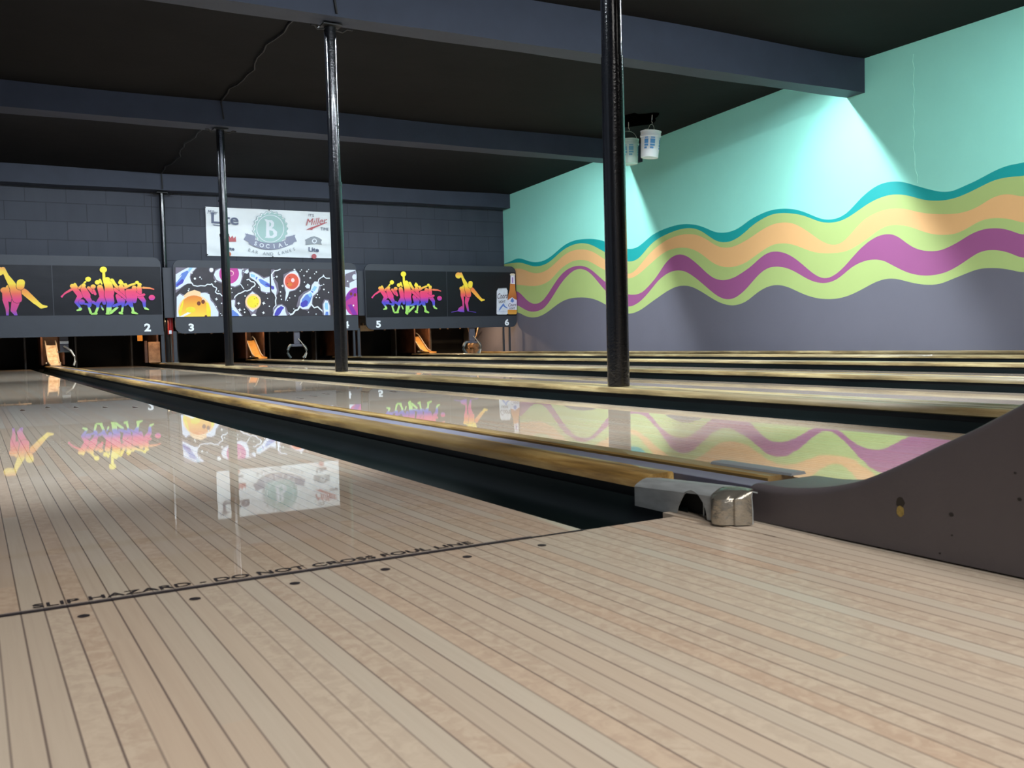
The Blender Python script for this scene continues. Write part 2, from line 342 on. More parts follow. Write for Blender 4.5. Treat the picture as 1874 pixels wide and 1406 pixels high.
# right wall with the painted waves: bands between traced heights
def trace(s): return [tuple(map(float, q.split(','))) for q in s.split()]
def curve(pts):
    # smooth reading of a traced edge; continues as a gentle wave outside what the photo shows
    pts = sorted(pts)
    def f(y):
        if y <= pts[0][0]:
            z0 = pts[0][1]; d = pts[0][0]-y
            return z0+.10*math.sin(d*3.4)-.0*d
        if y >= pts[-1][0]: return pts[-1][1]
        for (a, za), (b, zb) in zip(pts, pts[1:]):
            if a <= y <= b:
                return za if b == a else za+(zb-za)*(y-a)/(b-a)
    def g(y):
        k = .012+.006*y
        return sum(f(y+k*j)*wt for j, wt in ((-2, .1), (-1, .2), (0, .4), (1, .2), (2, .1)))
    return g
MURAL=dict(
A='4.79,2.076 4.84,2.083 4.96,2.082 5.08,2.062 5.22,2.016 5.37,1.966 5.52,1.93 5.64,1.897 5.78,1.91 5.94,1.963 6.1,2.026 6.27,2.098 6.36,2.125 6.44,2.138 6.53,2.143 6.56,2.144 6.66,2.132 6.78,2.09 6.93,2.008 7.05,1.913 7.17,1.83 7.3,1.791 7.45,1.787 7.56,1.808 7.73,1.88 7.88,1.951 8.04,2.005 8.2,2.036 8.36,2.053 8.55,2.048 8.74,2.012 8.94,1.96 8.95,1.956 9.05,1.9 9.22,1.849 9.4,1.831 9.61,1.854 9.72,1.892 9.89,1.97 10.09,2.033 10.31,2.072 10.5,2.083 10.71,2.07 10.97,2.038 11.2,1.985 11.39,1.897 11.55,1.827 11.72,1.804 11.9,1.824 12.54,2.026 12.85,2.097 13.15,2.128 13.4,2.14 13.62,2.128 13.83,2.091 14.05,2.016 14.28,1.924 14.48,1.866 14.69,1.837 14.93,1.841 15.2,1.884 15.41,1.953 15.6,1.988 15.8,1.977 15.96,1.918',
B='4.79,1.933 4.89,1.95 5.02,1.956 5.15,1.943 5.29,1.899 5.44,1.852 5.59,1.817 5.75,1.807 5.92,1.828 6.05,1.862 6.21,1.928 6.34,1.965 6.44,1.979 6.53,1.982 6.56,1.977 6.66,1.964 6.81,1.924 6.96,1.858 7.11,1.791 7.27,1.747 7.42,1.745 7.58,1.771 7.73,1.834 7.88,1.899 8.04,1.945 8.22,1.978 8.38,1.995 8.55,1.982 8.74,1.925 8.94,1.85 8.95,1.823 9,1.801 9.15,1.735 9.31,1.688 9.48,1.692 9.63,1.726 9.78,1.814 9.95,1.918 10.13,1.984 10.31,2.007 10.54,2.001 10.8,1.963 11.02,1.917 11.23,1.839 11.37,1.745 11.54,1.631 11.7,1.591 11.91,1.604 12.54,1.83 12.88,1.976 13.1,2.043 13.36,2.073 13.62,2.055 13.83,2.017 14.06,1.942 14.29,1.841 14.49,1.782 14.69,1.753 14.96,1.755 15.2,1.809 15.45,1.879 15.64,1.904 15.8,1.896 15.96,1.91',
C='4.79,1.709 4.87,1.742 4.96,1.772 5.05,1.777 5.17,1.752 5.29,1.69 5.42,1.649 5.57,1.634 5.75,1.648 5.96,1.682 6.13,1.729 6.29,1.786 6.42,1.805 6.53,1.812 6.57,1.809 6.72,1.785 6.87,1.736 7.01,1.641 7.12,1.541 7.23,1.465 7.34,1.442 7.45,1.459 7.6,1.528 7.73,1.62 7.9,1.73 8.06,1.814 8.22,1.851 8.42,1.857 8.59,1.821 8.74,1.769 8.94,1.692 8.95,1.683 9.03,1.666 9.17,1.623 9.33,1.601 9.52,1.619 9.67,1.672 9.8,1.757 9.95,1.832 10.13,1.891 10.38,1.917 10.63,1.903 10.85,1.857 11.07,1.781 11.28,1.68 11.42,1.585 11.59,1.468 11.73,1.391 11.91,1.382 12.55,1.702 12.67,1.76 12.88,1.864 13.11,1.927 13.36,1.958 13.62,1.953 13.84,1.907 14.06,1.822 14.26,1.734 14.46,1.658 14.67,1.62 14.91,1.614 15.18,1.665 15.42,1.747 15.61,1.777',
D='4.79,1.427 4.87,1.469 4.98,1.507 5.12,1.53 5.24,1.531 5.34,1.504 5.47,1.444 5.59,1.406 5.7,1.403 5.86,1.422 5.99,1.461 6.13,1.524 6.27,1.579 6.42,1.606 6.54,1.613 6.57,1.597 6.68,1.568 6.8,1.495 6.93,1.435 7.05,1.385 7.18,1.347 7.34,1.342 7.53,1.354 7.7,1.382 7.87,1.443 8.04,1.513 8.22,1.561 8.44,1.57 8.61,1.52 8.77,1.451 8.95,1.375 8.96,1.36 9.08,1.333 9.27,1.305 9.45,1.317 9.63,1.364 9.79,1.448 9.94,1.553 10.14,1.651 10.32,1.698 10.55,1.717 10.79,1.698 10.99,1.633 11.17,1.549 11.35,1.464 11.54,1.371 11.76,1.305 11.91,1.308 12.55,1.508 12.72,1.576 12.89,1.653 13.11,1.735 13.37,1.764 13.58,1.76 13.79,1.711 14.02,1.64 14.19,1.547 14.39,1.44 14.59,1.392 14.86,1.365 15.19,1.382 15.44,1.413 15.63,1.441',
E='4.79,1.297 4.94,1.373 5.05,1.408 5.2,1.424 5.29,1.416 5.42,1.381 5.54,1.319 5.67,1.268 5.79,1.232 5.9,1.23 6.02,1.248 6.15,1.29 6.27,1.369 6.37,1.453 6.46,1.496 6.54,1.507 6.57,1.507 6.69,1.496 6.84,1.432 6.98,1.341 7.1,1.24 7.21,1.148 7.33,1.068 7.46,1.019 7.55,1.019 7.65,1.052 7.77,1.126 7.91,1.235 8.06,1.341 8.22,1.423 8.37,1.46 8.5,1.471 8.63,1.439 8.79,1.355 8.95,1.255 8.96,1.261 9.07,1.218 9.21,1.159 9.4,1.123 9.55,1.128 9.7,1.166 9.85,1.256 9.98,1.358 10.16,1.479 10.32,1.574 10.47,1.611 10.57,1.613 10.7,1.58 10.86,1.496 10.99,1.366 11.13,1.249 11.32,1.132 11.48,1.041 11.65,1.018 11.92,1.038 12.53,1.284 12.7,1.386 12.9,1.512 13.09,1.605 13.29,1.65 13.5,1.659 13.72,1.632 13.94,1.559 14.13,1.453 14.31,1.314 14.46,1.2 14.64,1.071 14.82,1.01 15.03,1.004 15.24,1.06 15.45,1.19 15.64,1.32',
F='4.79,1.046 4.89,1.099 4.98,1.141 5.1,1.174 5.22,1.183 5.32,1.166 5.44,1.102 5.57,1.032 5.7,0.977 5.83,0.952 5.97,0.947 6.11,0.965 6.25,1.005 6.39,1.072 6.54,1.152 6.57,1.177 6.7,1.205 6.83,1.21 6.96,1.185 7.09,1.138 7.21,1.06 7.33,0.991 7.46,0.959 7.57,0.958 7.71,0.984 7.86,1.046 8.01,1.13 8.19,1.211 8.36,1.246 8.52,1.253 8.66,1.212 8.79,1.131 8.95,1.007 8.97,0.986 9.09,0.912 9.22,0.849 9.35,0.823 9.48,0.839 9.61,0.887 9.76,0.974 9.91,1.075 10.07,1.178 10.23,1.27 10.37,1.334 10.54,1.357 10.69,1.355 10.86,1.308 11.04,1.229 11.2,1.111 11.37,0.991 11.56,0.885 11.75,0.828 11.92,0.813 12.53,1.124 12.76,1.305 12.95,1.459 13.14,1.559 13.32,1.597 13.51,1.594 13.67,1.54 13.86,1.45 14.06,1.328 14.26,1.159 14.47,1.002 14.64,0.902 14.88,0.857 15.13,0.853 15.34,0.89 15.53,0.961 15.65,1.023',
G='4.79,0.894 4.88,0.925 4.98,0.952 5.1,0.975 5.26,0.985 5.37,0.97 5.49,0.933 5.65,0.886 5.79,0.842 5.9,0.835 6.02,0.845 6.16,0.871 6.31,0.915 6.42,0.946 6.54,0.955 6.57,0.953 6.71,0.926 6.85,0.873 7,0.814 7.15,0.768 7.31,0.742 7.47,0.741 7.64,0.758 7.81,0.799 7.98,0.861 8.14,0.931 8.3,0.981 8.45,0.993 8.6,0.972 8.78,0.905 8.96,0.801 8.97,0.799 9.02,0.776 9.15,0.744 9.29,0.733 9.44,0.753 9.61,0.803 9.78,0.883 9.96,0.972 10.15,1.056 10.31,1.097 10.48,1.107 10.65,1.086 10.83,1.033 11.05,0.947 11.28,0.858 11.49,0.766 11.71,0.708 11.92,0.696 12.54,0.888 12.72,0.959 12.94,1.019 13.19,1.053 13.45,1.066 13.69,1.063 13.93,1.03 14.15,0.966 14.38,0.877 14.62,0.793 14.89,0.74 15.13,0.735 15.41,0.781 15.66,0.878')
CV = {k: curve(trace(v)) for k, v in MURAL.items()}
mur = [paint('wall_grey_violet', rgb(96, 96, 109), .6, .02, 2), paint('mural_lime', rgb(162, 183, 114), .6, .02, 2), paint('mural_purple', rgb(144, 77, 128), .6, .02, 2),
       paint('mural_orange', rgb(216, 170, 116), .6, .02, 2), paint('mural_teal', rgb(0, 150, 150), .6, .02, 2), paint('wall_mint', rgb(144, 220, 205), .6, .02, 2)]
bm = nb(); ycols = [YF, 0, 2, 3.5]; y = 4.2
while y < 15.9: ycols.append(y); y += .022
ycols += [16.2, 17.4, PITY+.6]
prev = None
for y in ycols:
    zs = [-.2]+[CV[k](y) for k in 'GFEDCBA']+[3.95]
    for i in range(1, 9): zs[i] = max(zs[i], zs[i-1]+.0005)
    col = [bm.verts.new((WX, y, z)) for z in zs]
    if prev:
        for i, mi in enumerate((0, 1, 2, 1, 3, 1, 4, 5)):
            bm.faces.new((prev[i], col[i], col[i+1], prev[i+1])).material_index = mi
    prev = col
struct(obj('wall_right', bm, mur))
bm = nb(); pts = [(WX-.002, 6.15+.012*math.sin(k*2.1)+(.0 if k < 14 else -.012*(k-14)), 3.6-k*.085) for k in range(19)]
tube(bm, pts, .0035, 5)
o = obj('paint_drip', bm, paint('mint_drip', rgb(176, 240, 222), .4)); tag(o, 'thin pale drip of paint running down the mint wall right of the nearest beam end', 'paint drip')

# ------------------------------------------------------------------ roof beams, columns, cables
BL = ['dark grey roof beam nearest the approach, above the frame of the photo', 'dark grey roof beam meeting the mint wall at upper right', 'dark grey roof beam between the nearest and the back beam', 'shallow dark grey roof beam along the top of the block wall']
for (y, t, z0, z1), lb in zip(BEAMS, BL):
    bm = nb(); sk = -.115 if y == 6.975 else 0
    n = 24
    rows = []
    for i in range(n+1):
        x = WL+(WX-WL)*i/n; k = (x-WL)/(WX-WL); yy = y+sk*k; zb = z0+(z1-z0)*k
        j = .004*math.sin(i*1.7)
        rows.append([bm.verts.new(q) for q in ((x, yy, zb+j), (x, yy+t, zb-j), (x, yy+t, zc(yy+t)+.06), (x, yy, zc(yy)+.06))])
    for a, b in zip(rows, rows[1:]):
        for i in range(4): bm.faces.new((a[i], b[i], b[(i+1) % 4], a[(i+1) % 4]))
    bm.faces.new(rows[0][::-1]); bm.faces.new(rows[-1])
    tag(obj('ceiling_beam', bm, m_beam), lb, 'beam')
CX = P+(P-LW)/2
m_col = paint('glossy_black_steel', rgb(12, 13, 17), .16, 0, 8, .16, 80, spec=.6, coat=.5)
m_colb = paint('black_bracket', rgb(14, 14, 16), .5)
COLS = [(2.79, .0575, 3.30, 'thick glossy black column on the divider, nearest the camera'),
        (7.17, .0575, 3.268, 'glossy black column in front of the banner\'s right end'),
        (11.60, .055, 3.22, 'slender glossy black column in front of the banner\'s left end'),
        (16.09, .045, 3.03, 'thin dark column against the block wall, between the first two lane number boards')]
for cy, r, zt, lb in COLS:
    t = thing('steel_column', lb, 'column', (CX, cy, .0605))
    h = zt-.0605-.0005
    bm = nb(); zj = 1.75
    cyl(bm, (0, 0, 0), (0, 0, zj), r*1.04, r*1.04, 32); cyl(bm, (0, 0, zj), (0, 0, h-.012), r*.97, r*.97, 32); obj('pole', bm, m_col, t, 40)
    if cy > 5 and cy < 15:
        for z in ((zj,) if cy < 10 else (zj, 2.2)):
            bm = nb(); cyl(bm, (0, 0, z-.018), (0, 0, z+.018), r*1.12, r*1.12, 32); obj('collar', bm, m_col, t, 40)
    bm = nb(); box(bm, -.09, .09, -.09, .09, h-.014, h); obj('cap_plate', bm, m_colb, t)
    if cy > 5:
        for s in (-1, 1):
            bm = nb(); tube(bm, [(s*.05, 0, h-.03), (s*.12, 0, h-.045), (s*.16, -.03, h-.02), (s*.20, -.05, h-.03)], .008, 6); obj('bracket_arm', bm, m_colb, t)
m_cable = paint('black_cable', rgb(14, 13, 13), .6)
def cable(pts, r, lb):
    bm = nb(); tube(bm, pts, r, 6); tag(obj('ceiling_cable', bm, m_cable, sm=60), lb, 'cable')
def runc(y0, y1, x, sag):
    n = 16; return [(x+.035*math.sin(k*.8)+.02*math.sin(k*2.3), y0+(y1-y0)*k/n, zc(y0+(y1-y0)*k/n)-.017-sag*math.sin(PI*k/n)) for k in range(n+1)]
cable([(CX-.03, 6.93, 3.70), (CX-.05, 6.92, 3.5), (CX-.02, 6.92, 3.30)], .012, 'short black cable down the beam face over the column by the banner\'s right end')
cable(runc(8.0, 11.37, CX-.02, .02)+[(CX, 11.37, 3.3)], .012, 'black cable sagging along the ceiling between the two middle beams')
cable(runc(12.6, 15.86, CX-.02, .02)+[(CX-.02, 15.86, 3.06)], .011, 'black cable along the ceiling in front of the back beam')
bm = nb()
a0 = [bm.verts.new((8.0+.36*math.cos(t)*(1+.15*math.sin(3*t)), 10.22+.34*math.sin(t)*(1+.25*math.cos(5*t)), zc(10.22+.34*math.sin(t))-.012)) for t in [2*PI*i/26 for i in range(26)]]
b0 = [bm.verts.new((v.co.x, v.co.y, v.co.z+.03)) for v in a0]
bm.faces.new(a0)
for i in range(26): bm.faces.new((a0[i], a0[(i+1) % 26], b0[(i+1) % 26], b0[i]))
tag(obj('ceiling_hole', bm, paint('hole_shade_black', rgb(3, 3, 3), 1, spec=0)), 'ragged dark leak hole in the ceiling above the two hanging buckets', 'hole')  # black sheet below the ceiling, coloured as the hole's unlit inside

# ------------------------------------------------------------------ lanes, gutters, dividers
m_arrow = paint('arrow_inlay', rgb(58, 44, 36), .3)
LN = ['first lane in the foreground, with the foul line wording', 'second lane, reflecting the wavy mural beside the wooden ball track', 'third lane, just behind the row of black columns', 'fourth lane, ending under the board numbered 4', 'fifth lane, ending under the board numbered 5', 'sixth lane, farthest right along the mural wall']
for k in range(6):
    t = thing('bowling_lane', LN[k], 'bowling lane', (k*P, 0, 0))
    bm = nb(); box(bm, -LW, 0, .0005, LEND, -.05, 0); obj('lane_surface', bm, m_lane, t)
    for j in range(-3, 4):
        xa = -.526+.1365*j; ya = 4.79-.16*abs(j)
        bm = nb(); pts = [(xa-.014, ya-.06), (xa+.014, ya-.06), (xa, ya+.08)]
        f = [bm.verts.new((a, b, .0006)) for a, b in pts]; bm.faces.new(f); obj('lane_arrow', bm, m_arrow, t)
m_gut = paint('gutter_plastic', rgb(13, 24, 24), .34, .35, 7, .06, 14, spec=.5, stretch=(1, .25, 1))
GN = ['dark gutter along the right of the %s lane', 'dark gutter along the left of the %s lane']
ON = ['first', 'second', 'third', 'fourth', 'fifth', 'sixth']
def gutter(x0, x1, lb, z1=.012):
    bm = nb(); prof = [(x0, -.012)]; n = 14
    for i in range(n+1):
        a = PI+PI*i/n; prof.append(((x0+x1)/2+(x1-x0)/2*.97*math.cos(a), -.012-.075*abs(math.sin(a))**.8))
    prof.append((x1-.001, z1))
    prof2 = prof+[(x1-.001, -.1), (x0, -.1)]
    prism_y(bm, prof2, .001, LEND, segs=8)
    tag(obj('gutter', bm, m_gut, sm=50), lb, 'gutter')
for k in range(6):
    gutter(k*P-LW-G+.0005, k*P-LW-.0005, GN[1] % ON[k], -.012)
    gutter(k*P+.0005, k*P+G-.0005 if k < 5 else 8.98, GN[0] % ON[k])
def wood_rail(name, dk, pal=((84, 62, 34), (160, 126, 70), (204, 172, 108), (150, 128, 88))):
    m, nt, b = newmat(name); L = nt.links
    tc = N(nt, 'ShaderNodeTexCoord'); mp = N(nt, 'ShaderNodeMapping'); mp.inputs['Scale'].default_value = (26, 2.2, 26); L.new(tc.outputs['Object'], mp.inputs[0])
    n1 = N(nt, 'ShaderNodeTexNoise', inp={'Scale': 1.0, 'Detail': 7.0, 'Roughness': .65}); L.new(mp.outputs[0], n1.inputs['Vector'])
    mp2 = N(nt, 'ShaderNodeMapping'); mp2.inputs['Scale'].default_value = (9, .8, 9); L.new(tc.outputs['Object'], mp2.inputs[0])
    n2 = N(nt, 'ShaderNodeTexNoise', inp={'Scale': 1.0, 'Detail': 3.0}); L.new(mp2.outputs[0], n2.inputs['Vector'])
    c = ramp(nt, n1.outputs['Fac'], [(.30, rgb(*pal[0])), (.48, rgb(*pal[1])), (.62, rgb(*pal[2])), (.8, rgb(*pal[3]))])
    c = mixc(nt, ramp(nt, n2.outputs['Fac'], [(.45, (0, 0, 0, 1)), (.62, (.7, .7, .7, 1))]), c, rgb(*dk))
    L.new(c, b.inputs['Base Color']); b.inputs['Roughness'].default_value = .38; b.inputs['Coat Weight'].default_value = .2
    bp = N(nt, 'ShaderNodeBump', inp={'Strength': .25, 'Distance': .003}); L.new(n1.outputs['Fac'], bp.inputs['Height']); L.new(bp.outputs[0], b.inputs['Normal'])
    return m
m_rail = wood_rail('worn_varnished_rail', (104, 84, 50))
m_rail2 = wood_rail('cream_varnished_rail', (112, 98, 70), ((96, 82, 56), (150, 128, 88), (190, 170, 124), (140, 126, 96)))
m_track = paint('lavender_track', rgb(112, 112, 130), .5, .06, 5)
m_side = paint('divider_side', rgb(22, 24, 26), .6)
DN = ['worn wooden divider with a grey ball track, between the first and second lanes', 'worn wooden divider carrying the row of black columns', 'wooden ball track divider between the third and fourth lanes',
      'wooden divider between the fourth and fifth lanes', 'wooden ball track divider between the fifth and sixth lanes']
for k in range(5):
    x = k*P+G; W = .7180-2*G
    t = thing('lane_divider', DN[k], 'lane divider', (x, 0, 0)); mr = m_rail if k == 0 else m_rail2
    tr = k % 2 == 0; y0 = .137 if k == 0 else .02
    bm = nb(); box(bm, .012, W-.012, y0+.01, LEND-.1, -.1, .030); obj('core', bm, m_side, t)
    if tr:
        lp = [(.000, .030), (.002, .042), (.010, .052), (.022, .057), (.074, .058), (.078, .054), (.078, .030)]
        rp = [(W-a, b) for a, b in lp]
        bm = nb(); prism_y(bm, lp, y0, LEND-.1, segs=30); obj('wooden_rail', bm, mr, t, 35)
        bm = nb(); prism_y(bm, rp, -.03 if k == 0 else .02, LEND-.1, segs=30); obj('wooden_rail', bm, mr, t, 35)
        bm = nb(); prism_y(bm, [(.0805, .030), (.0805, .0545), (.084, .0555), (.088, .0545), (.134, .0545), (.138, .0555), (.1415, .0545), (.1415, .030)], -.10 if k == 0 else .02, LEND-.5, segs=4); obj('ball_track', bm, m_track, t, 35)
    else:
        a = [(.000, .034), (.003, .046), (.014, .056), (.03, .0595), (.055, .060), (.075, .056), (.085, .050), (.085, .030), (.004, .030)]
        bm = nb(); prism_y(bm, a, y0, LEND-.1, segs=30); obj('wooden_rail', bm, mr, t, 35)
        bm = nb(); prism_y(bm, [(W-u, v) for u, v in a], y0, LEND-.1, segs=30); obj('wooden_rail', bm, mr, t, 35)
        bm = nb(); box(bm, .087, W-.087, y0, LEND-.1, .0302, .058); obj('centre_board', bm, mr, t)
bm = nb(); prism_y(bm, [(8.982, .03), (8.984, .05), (8.995, .056), (WX-.001, .058), (WX-.001, -.1), (8.99, -.1), (8.99, .03)], .02, LEND)
struct(obj('baseboard_right', bm, m_rail2))
bm = nb(); box(bm, WL+.01, -LW-G-.002, .02, LEND, -.1, .055); struct(obj('baseboard_left', bm, m_side))
# ------------------------------------------------------------------ end cover and ball return at the foul line
def steel():
    m, nt, b = newmat('brushed_aluminium'); L = nt.links
    tc = N(nt, 'ShaderNodeTexCoord'); mp = N(nt, 'ShaderNodeMapping'); mp.inputs['Scale'].default_value = (60, 14, 60); L.new(tc.outputs['Object'], mp.inputs[0])
    no = N(nt, 'ShaderNodeTexNoise', inp={'Scale': 1.0, 'Detail': 5.0}); L.new(mp.outputs[0], no.inputs['Vector'])
    L.new(ramp(nt, no.outputs['Fac'], [(.3, rgb(150, 154, 156)), (.7, rgb(180, 186, 188))]), b.inputs['Base Color'])
    L.new(ramp(nt, no.outputs['Fac'], [(.3, (.5, .5, .5, 1)), (.7, (.36, .36, .36, 1))]), b.inputs['Roughness'])
    b.inputs['Metallic'].default_value = .35
    return m
m_alu = steel()
m_chrome = paint('worn_chrome', rgb(176, 170, 158), .25, .25, 40, .3, 60, metal=.8)
t = thing('divider_end_cover', 'dull metal end cover with an arched mouse-hole opening, beside the grey ball return', 'end cover', (.212, 0, 0))
# side sheet: outline in y,z with the arch cut out, folded over the top
arch = [(-.075, .0), (-.075, .010), (-.071, .022), (-.064, .034), (-.054, .044), (-.044, .050), (-.034, .052), (-.023, .049), (-.013, .041), (-.004, .029), (.004, .016), (.008, .004), (.008, .0)]
def ctop(y): return .050-.010*max(0, min(1, (y+.09)/.22))
bm = nb()
ysamp = sorted(set([.134, .12, .1, .08, .06, .04, .02, .0125]+[a for a, _ in arch]+[-.0735, -.0765, -.085, -.092, -.10, -.108, -.116, -.124, -.131, -.137, -.142, -.147, -.151, -.154]), reverse=True)
def archz(y):
    if y >= .0075 or y <= -.0745: return None
    for (a, za), (b, zb) in zip(arch, arch[1:]):
        if a <= y <= b and b > a: return za+(zb-za)*(y-a)/(b-a)
    return None
def bulge(y):
    k = [(-.088, 0), (-.100, -.012), (-.112, -.018), (-.124, -.014), (-.132, -.004), (-.137, .004), (-.142, .004), (-.148, .014), (-.154, .032)]
    if y >= k[0][0]: return 0
    for (a, u), (b, v) in zip(k, k[1:]):
        if b <= y <= a: return u+(v-u)*(y-a)/(b-a)
    return .032
prevcol = None; TH = .0022
for y in ysamp:
    az = archz(y); zb = (az if az is not None else (.0 if y > .03 else .0042)); zt = ctop(y); bu = bulge(y)
    outer = [(bu, zb), (bu, zb+(zt-zb)*.5), (bu*.95, zt-.002), (.004+bu*.8, zt+.002), (.020+bu*.4, zt+.010), (.030+bu*.1, zt+.012), (.064 if y > -.125 else .045, zt+.009)]
    inner = [(x+(TH if i < 4 else 0), z-(TH if i > 2 else 0)) for i, (x, z) in enumerate(outer)][::-1]
    prof = outer+inner
    col = [bm.verts.new((x, y, z)) for x, z in prof]; n_ = len(col)
    if prevcol:
        for i in range(n_):
            f = bm.faces.new((prevcol[i], col[i], col[(i+1) % n_], prevcol[(i+1) % n_])); f.material_index = 1 if y < -.089 else 0
    else: bm.faces.new(col)
    prevcol = col
bm.faces.new(prevcol[::-1])
obj('folded_sheet', bm, [m_alu, m_chrome], t, 35)
bm = nb(); box(bm, .0155, .0175, -.05, -.047, .004, .038); obj('inner_pin', bm, m_alu, t)
# dark block standing in for the shade inside the cover
bm = nb(); box(bm, .03, .06, -.085, .10, .003, .046); obj('inner_shade', bm, m_dark, t)

m_hood = paint('grey_violet_plastic', rgb(86, 80, 83), .42, .05, 14, .06, 90, spec=.45)
t = thing('ball_return', 'large grey plastic ball return sweeping up to the right on the approach', 'ball return', (.279, 0, 0))
HP = [(-.094, .047), (-.108, .062), (-.125, .0675), (-.187, .0685), (-.261, .0775), (-.33, .094), (-.376, .112), (-.43, .138), (-.48, .164), (-.53, .189), (-.572, .212), (-.612, .235), (-.66, .262), (-.75, .305), (-.88, .352), (-1.05, .392), (-1.3, .42), (-1.9, .43)]
def dens(P_):
    out = []
    for i in range(len(P_)-1):
        p0 = P_[max(i-1, 0)]; p1 = P_[i]; p2 = P_[i+1]; p3 = P_[min(i+2, len(P_)-1)]
        for k in range(4):
            u = k/4
            out.append(tuple(.5*((2*p1[j])+(-p0[j]+p2[j])*u+(2*p0[j]-5*p1[j]+4*p2[j]-p3[j])*u*u+(-p0[j]+3*p1[j]-3*p2[j]+p3[j])*u**3) for j in (0, 1)))
    return out+[P_[-1]]
HD = dens(HP)
bm = nb(); prevc = None; HWd = .165
for y, zt in HD:
    r = min(.016, .0075+.03*max(0, -y-.1)) if y > -.6 else .012
    r = .012 if y < -.3 else .013
    zb = .0028
    prof = [(0, zb), (0, zb+(zt-r-zb)*.5), (0, zt-r)]
    for i in range(1, 7):
        a = PI/2*i/6; prof.append((r-r*math.cos(a), zt-r+r*math.sin(a)))
    for i in range(0, 7):
        a = PI/2*i/6; prof.append((HWd-r+r*math.sin(a), zt-r+r*math.cos(a)))
    prof += [(HWd, zb)]
    c = [bm.verts.new((x, y, z)) for x, z in prof]
    if prevc:
        for i in range(len(c)-1): bm.faces.new((prevc[i], c[i], c[i+1], prevc[i+1]))
        bm.faces.new((prevc[-1], c[-1], c[0], prevc[0]))
    else: bm.faces.new(c)
    prevc = c
bm.faces.new(prevc[::-1])
obj('hood', bm, m_hood, t, 50)
m_scuff = paint('black_scuff', rgb(36, 32, 31), .7)
bm = nb(); q = [(-.447, .094), (-.443, .101), (-.447, .108), (-.453, .106), (-.455, .096), (-.452, .088), (-.448, .088)]
def sideplate(bm, pts, x, th=.001, mi=0):
    a = [bm.verts.new((x, y, z)) for y, z in pts]; b = [bm.verts.new((x+th, y, z)) for y, z in pts]; n = len(pts)
    bm.faces.new(a).material_index = mi; bm.faces.new(b[::-1]).material_index = mi
    for i in range(n): bm.faces.new((a[i], a[(i+1) % n], b[(i+1) % n], b[i])).material_index = mi
def sdisc(cy, cz, ry, rz, n=12, w=0): return [(cy+ry*math.cos(2*PI*i/n)*(1+w*math.sin(3*i)), cz+rz*math.sin(2*PI*i/n)) for i in range(n)]
def hoodpt(px, py):          # traced chip in the plastic, on the hood's own side plane
    d = fw+(px-937)/F*rt-(py-703)/F*up; k = (.279-CAM.x)/d.x; p = CAM+k*d; return p.y, p.z
bm = nb(); cy, cz = hoodpt(1648, 936); sideplate(bm, sdisc(cy, cz, .0062, .0085, 12, .1), -.0008, .001, 0)
cy, cz = hoodpt(1648, 920); sideplate(bm, sdisc(cy, cz, .0068, .0085, 10, .2), -.0006, .001, 1)
obj('worn_chip', bm, [paint('bare_wood_chip', rgb(150, 128, 66), .6, .3, 200), paint('dark_chip', rgb(42, 36, 30), .7)], t)
for px, py, r in ((1741, 942, .0038), (1858, 866, .002), (1866, 914, .003), (1720, 1013, .0016), (1742, 980, .0016)):
    bm = nb(); cy, cz = hoodpt(px, py); sideplate(bm, sdisc(cy, cz, r, r*.8, 9, .15), -.0005, .001); obj('scuff_mark', bm, m_scuff, t)
bm = nb(); prism_y(bm, [(.0, .058), (.002, .0625), (.008, .064), (.036, .064), (.040, .060), (.040, .058)], -.055, .17)
o = obj('rail_end_cap', bm, paint('grey_end_cap', rgb(132, 138, 142), .4), None, 40, (.440, 0, 0)); tag(o, 'slim grey cap strip on the far wooden rail beside the ball return', 'cap strip')

# ------------------------------------------------------------------ foul line and approach dots
m_ink = paint('black_ink', rgb(46, 41, 45), .5)
t = thing('foul_line', 'black foul line across the boards with SLIP HAZARD - DO NOT CROSS FOUL LINE lettering', 'foul line', (0, 0, 0))
def flat(bm, x0, x1, y0, y1, z, mi=0): bm.faces.new([bm.verts.new(q) for q in ((x0, y0, z), (x1, y0, z), (x1, y1, z), (x0, y1, z))]).material_index = mi
bm = nb(); flat(bm, -LW, 0, -.0042, .0035, .0009); obj('line', bm, m_ink, t)
bm = nb(); flat(bm, -.9, -.10, .0065, .0115, .0008); obj('sticker_edge', bm, paint('grey_sticker', rgb(120, 112, 112), .5), t)
me = text_mesh('SLIP HAZARD - DO NOT CROSS FOUL LINE', 1.0, .012, 0, 0)
xs = [v.co.x for v in me.vertices]; yy = [v.co.y for v in me.vertices]
for v in me.vertices:
    v.co = Vector((-.849+(v.co.x-min(xs))/(max(xs)-min(xs))*(.849-.205), .0165+(v.co.y-min(yy))/(max(yy)-min(yy))*.0205, .0010))
o = link('lettering', me, m_ink, t)
DL = ['first', 'second', 'third', 'fourth', 'fifth', 'sixth', 'seventh']
for k in range(7):
    bm = nb(); bmesh.ops.create_circle(bm, cap_ends=True, radius=.0074, segments=24); o = obj('approach_dot', bm, m_ink, None, None, (-(4.5+5*k)*BW, -.059, .0007))
    tag(o, 'small dark dot in the approach before the foul line, %s from the gutter corner' % DL[k], 'floor dot', 'dots before the foul line')

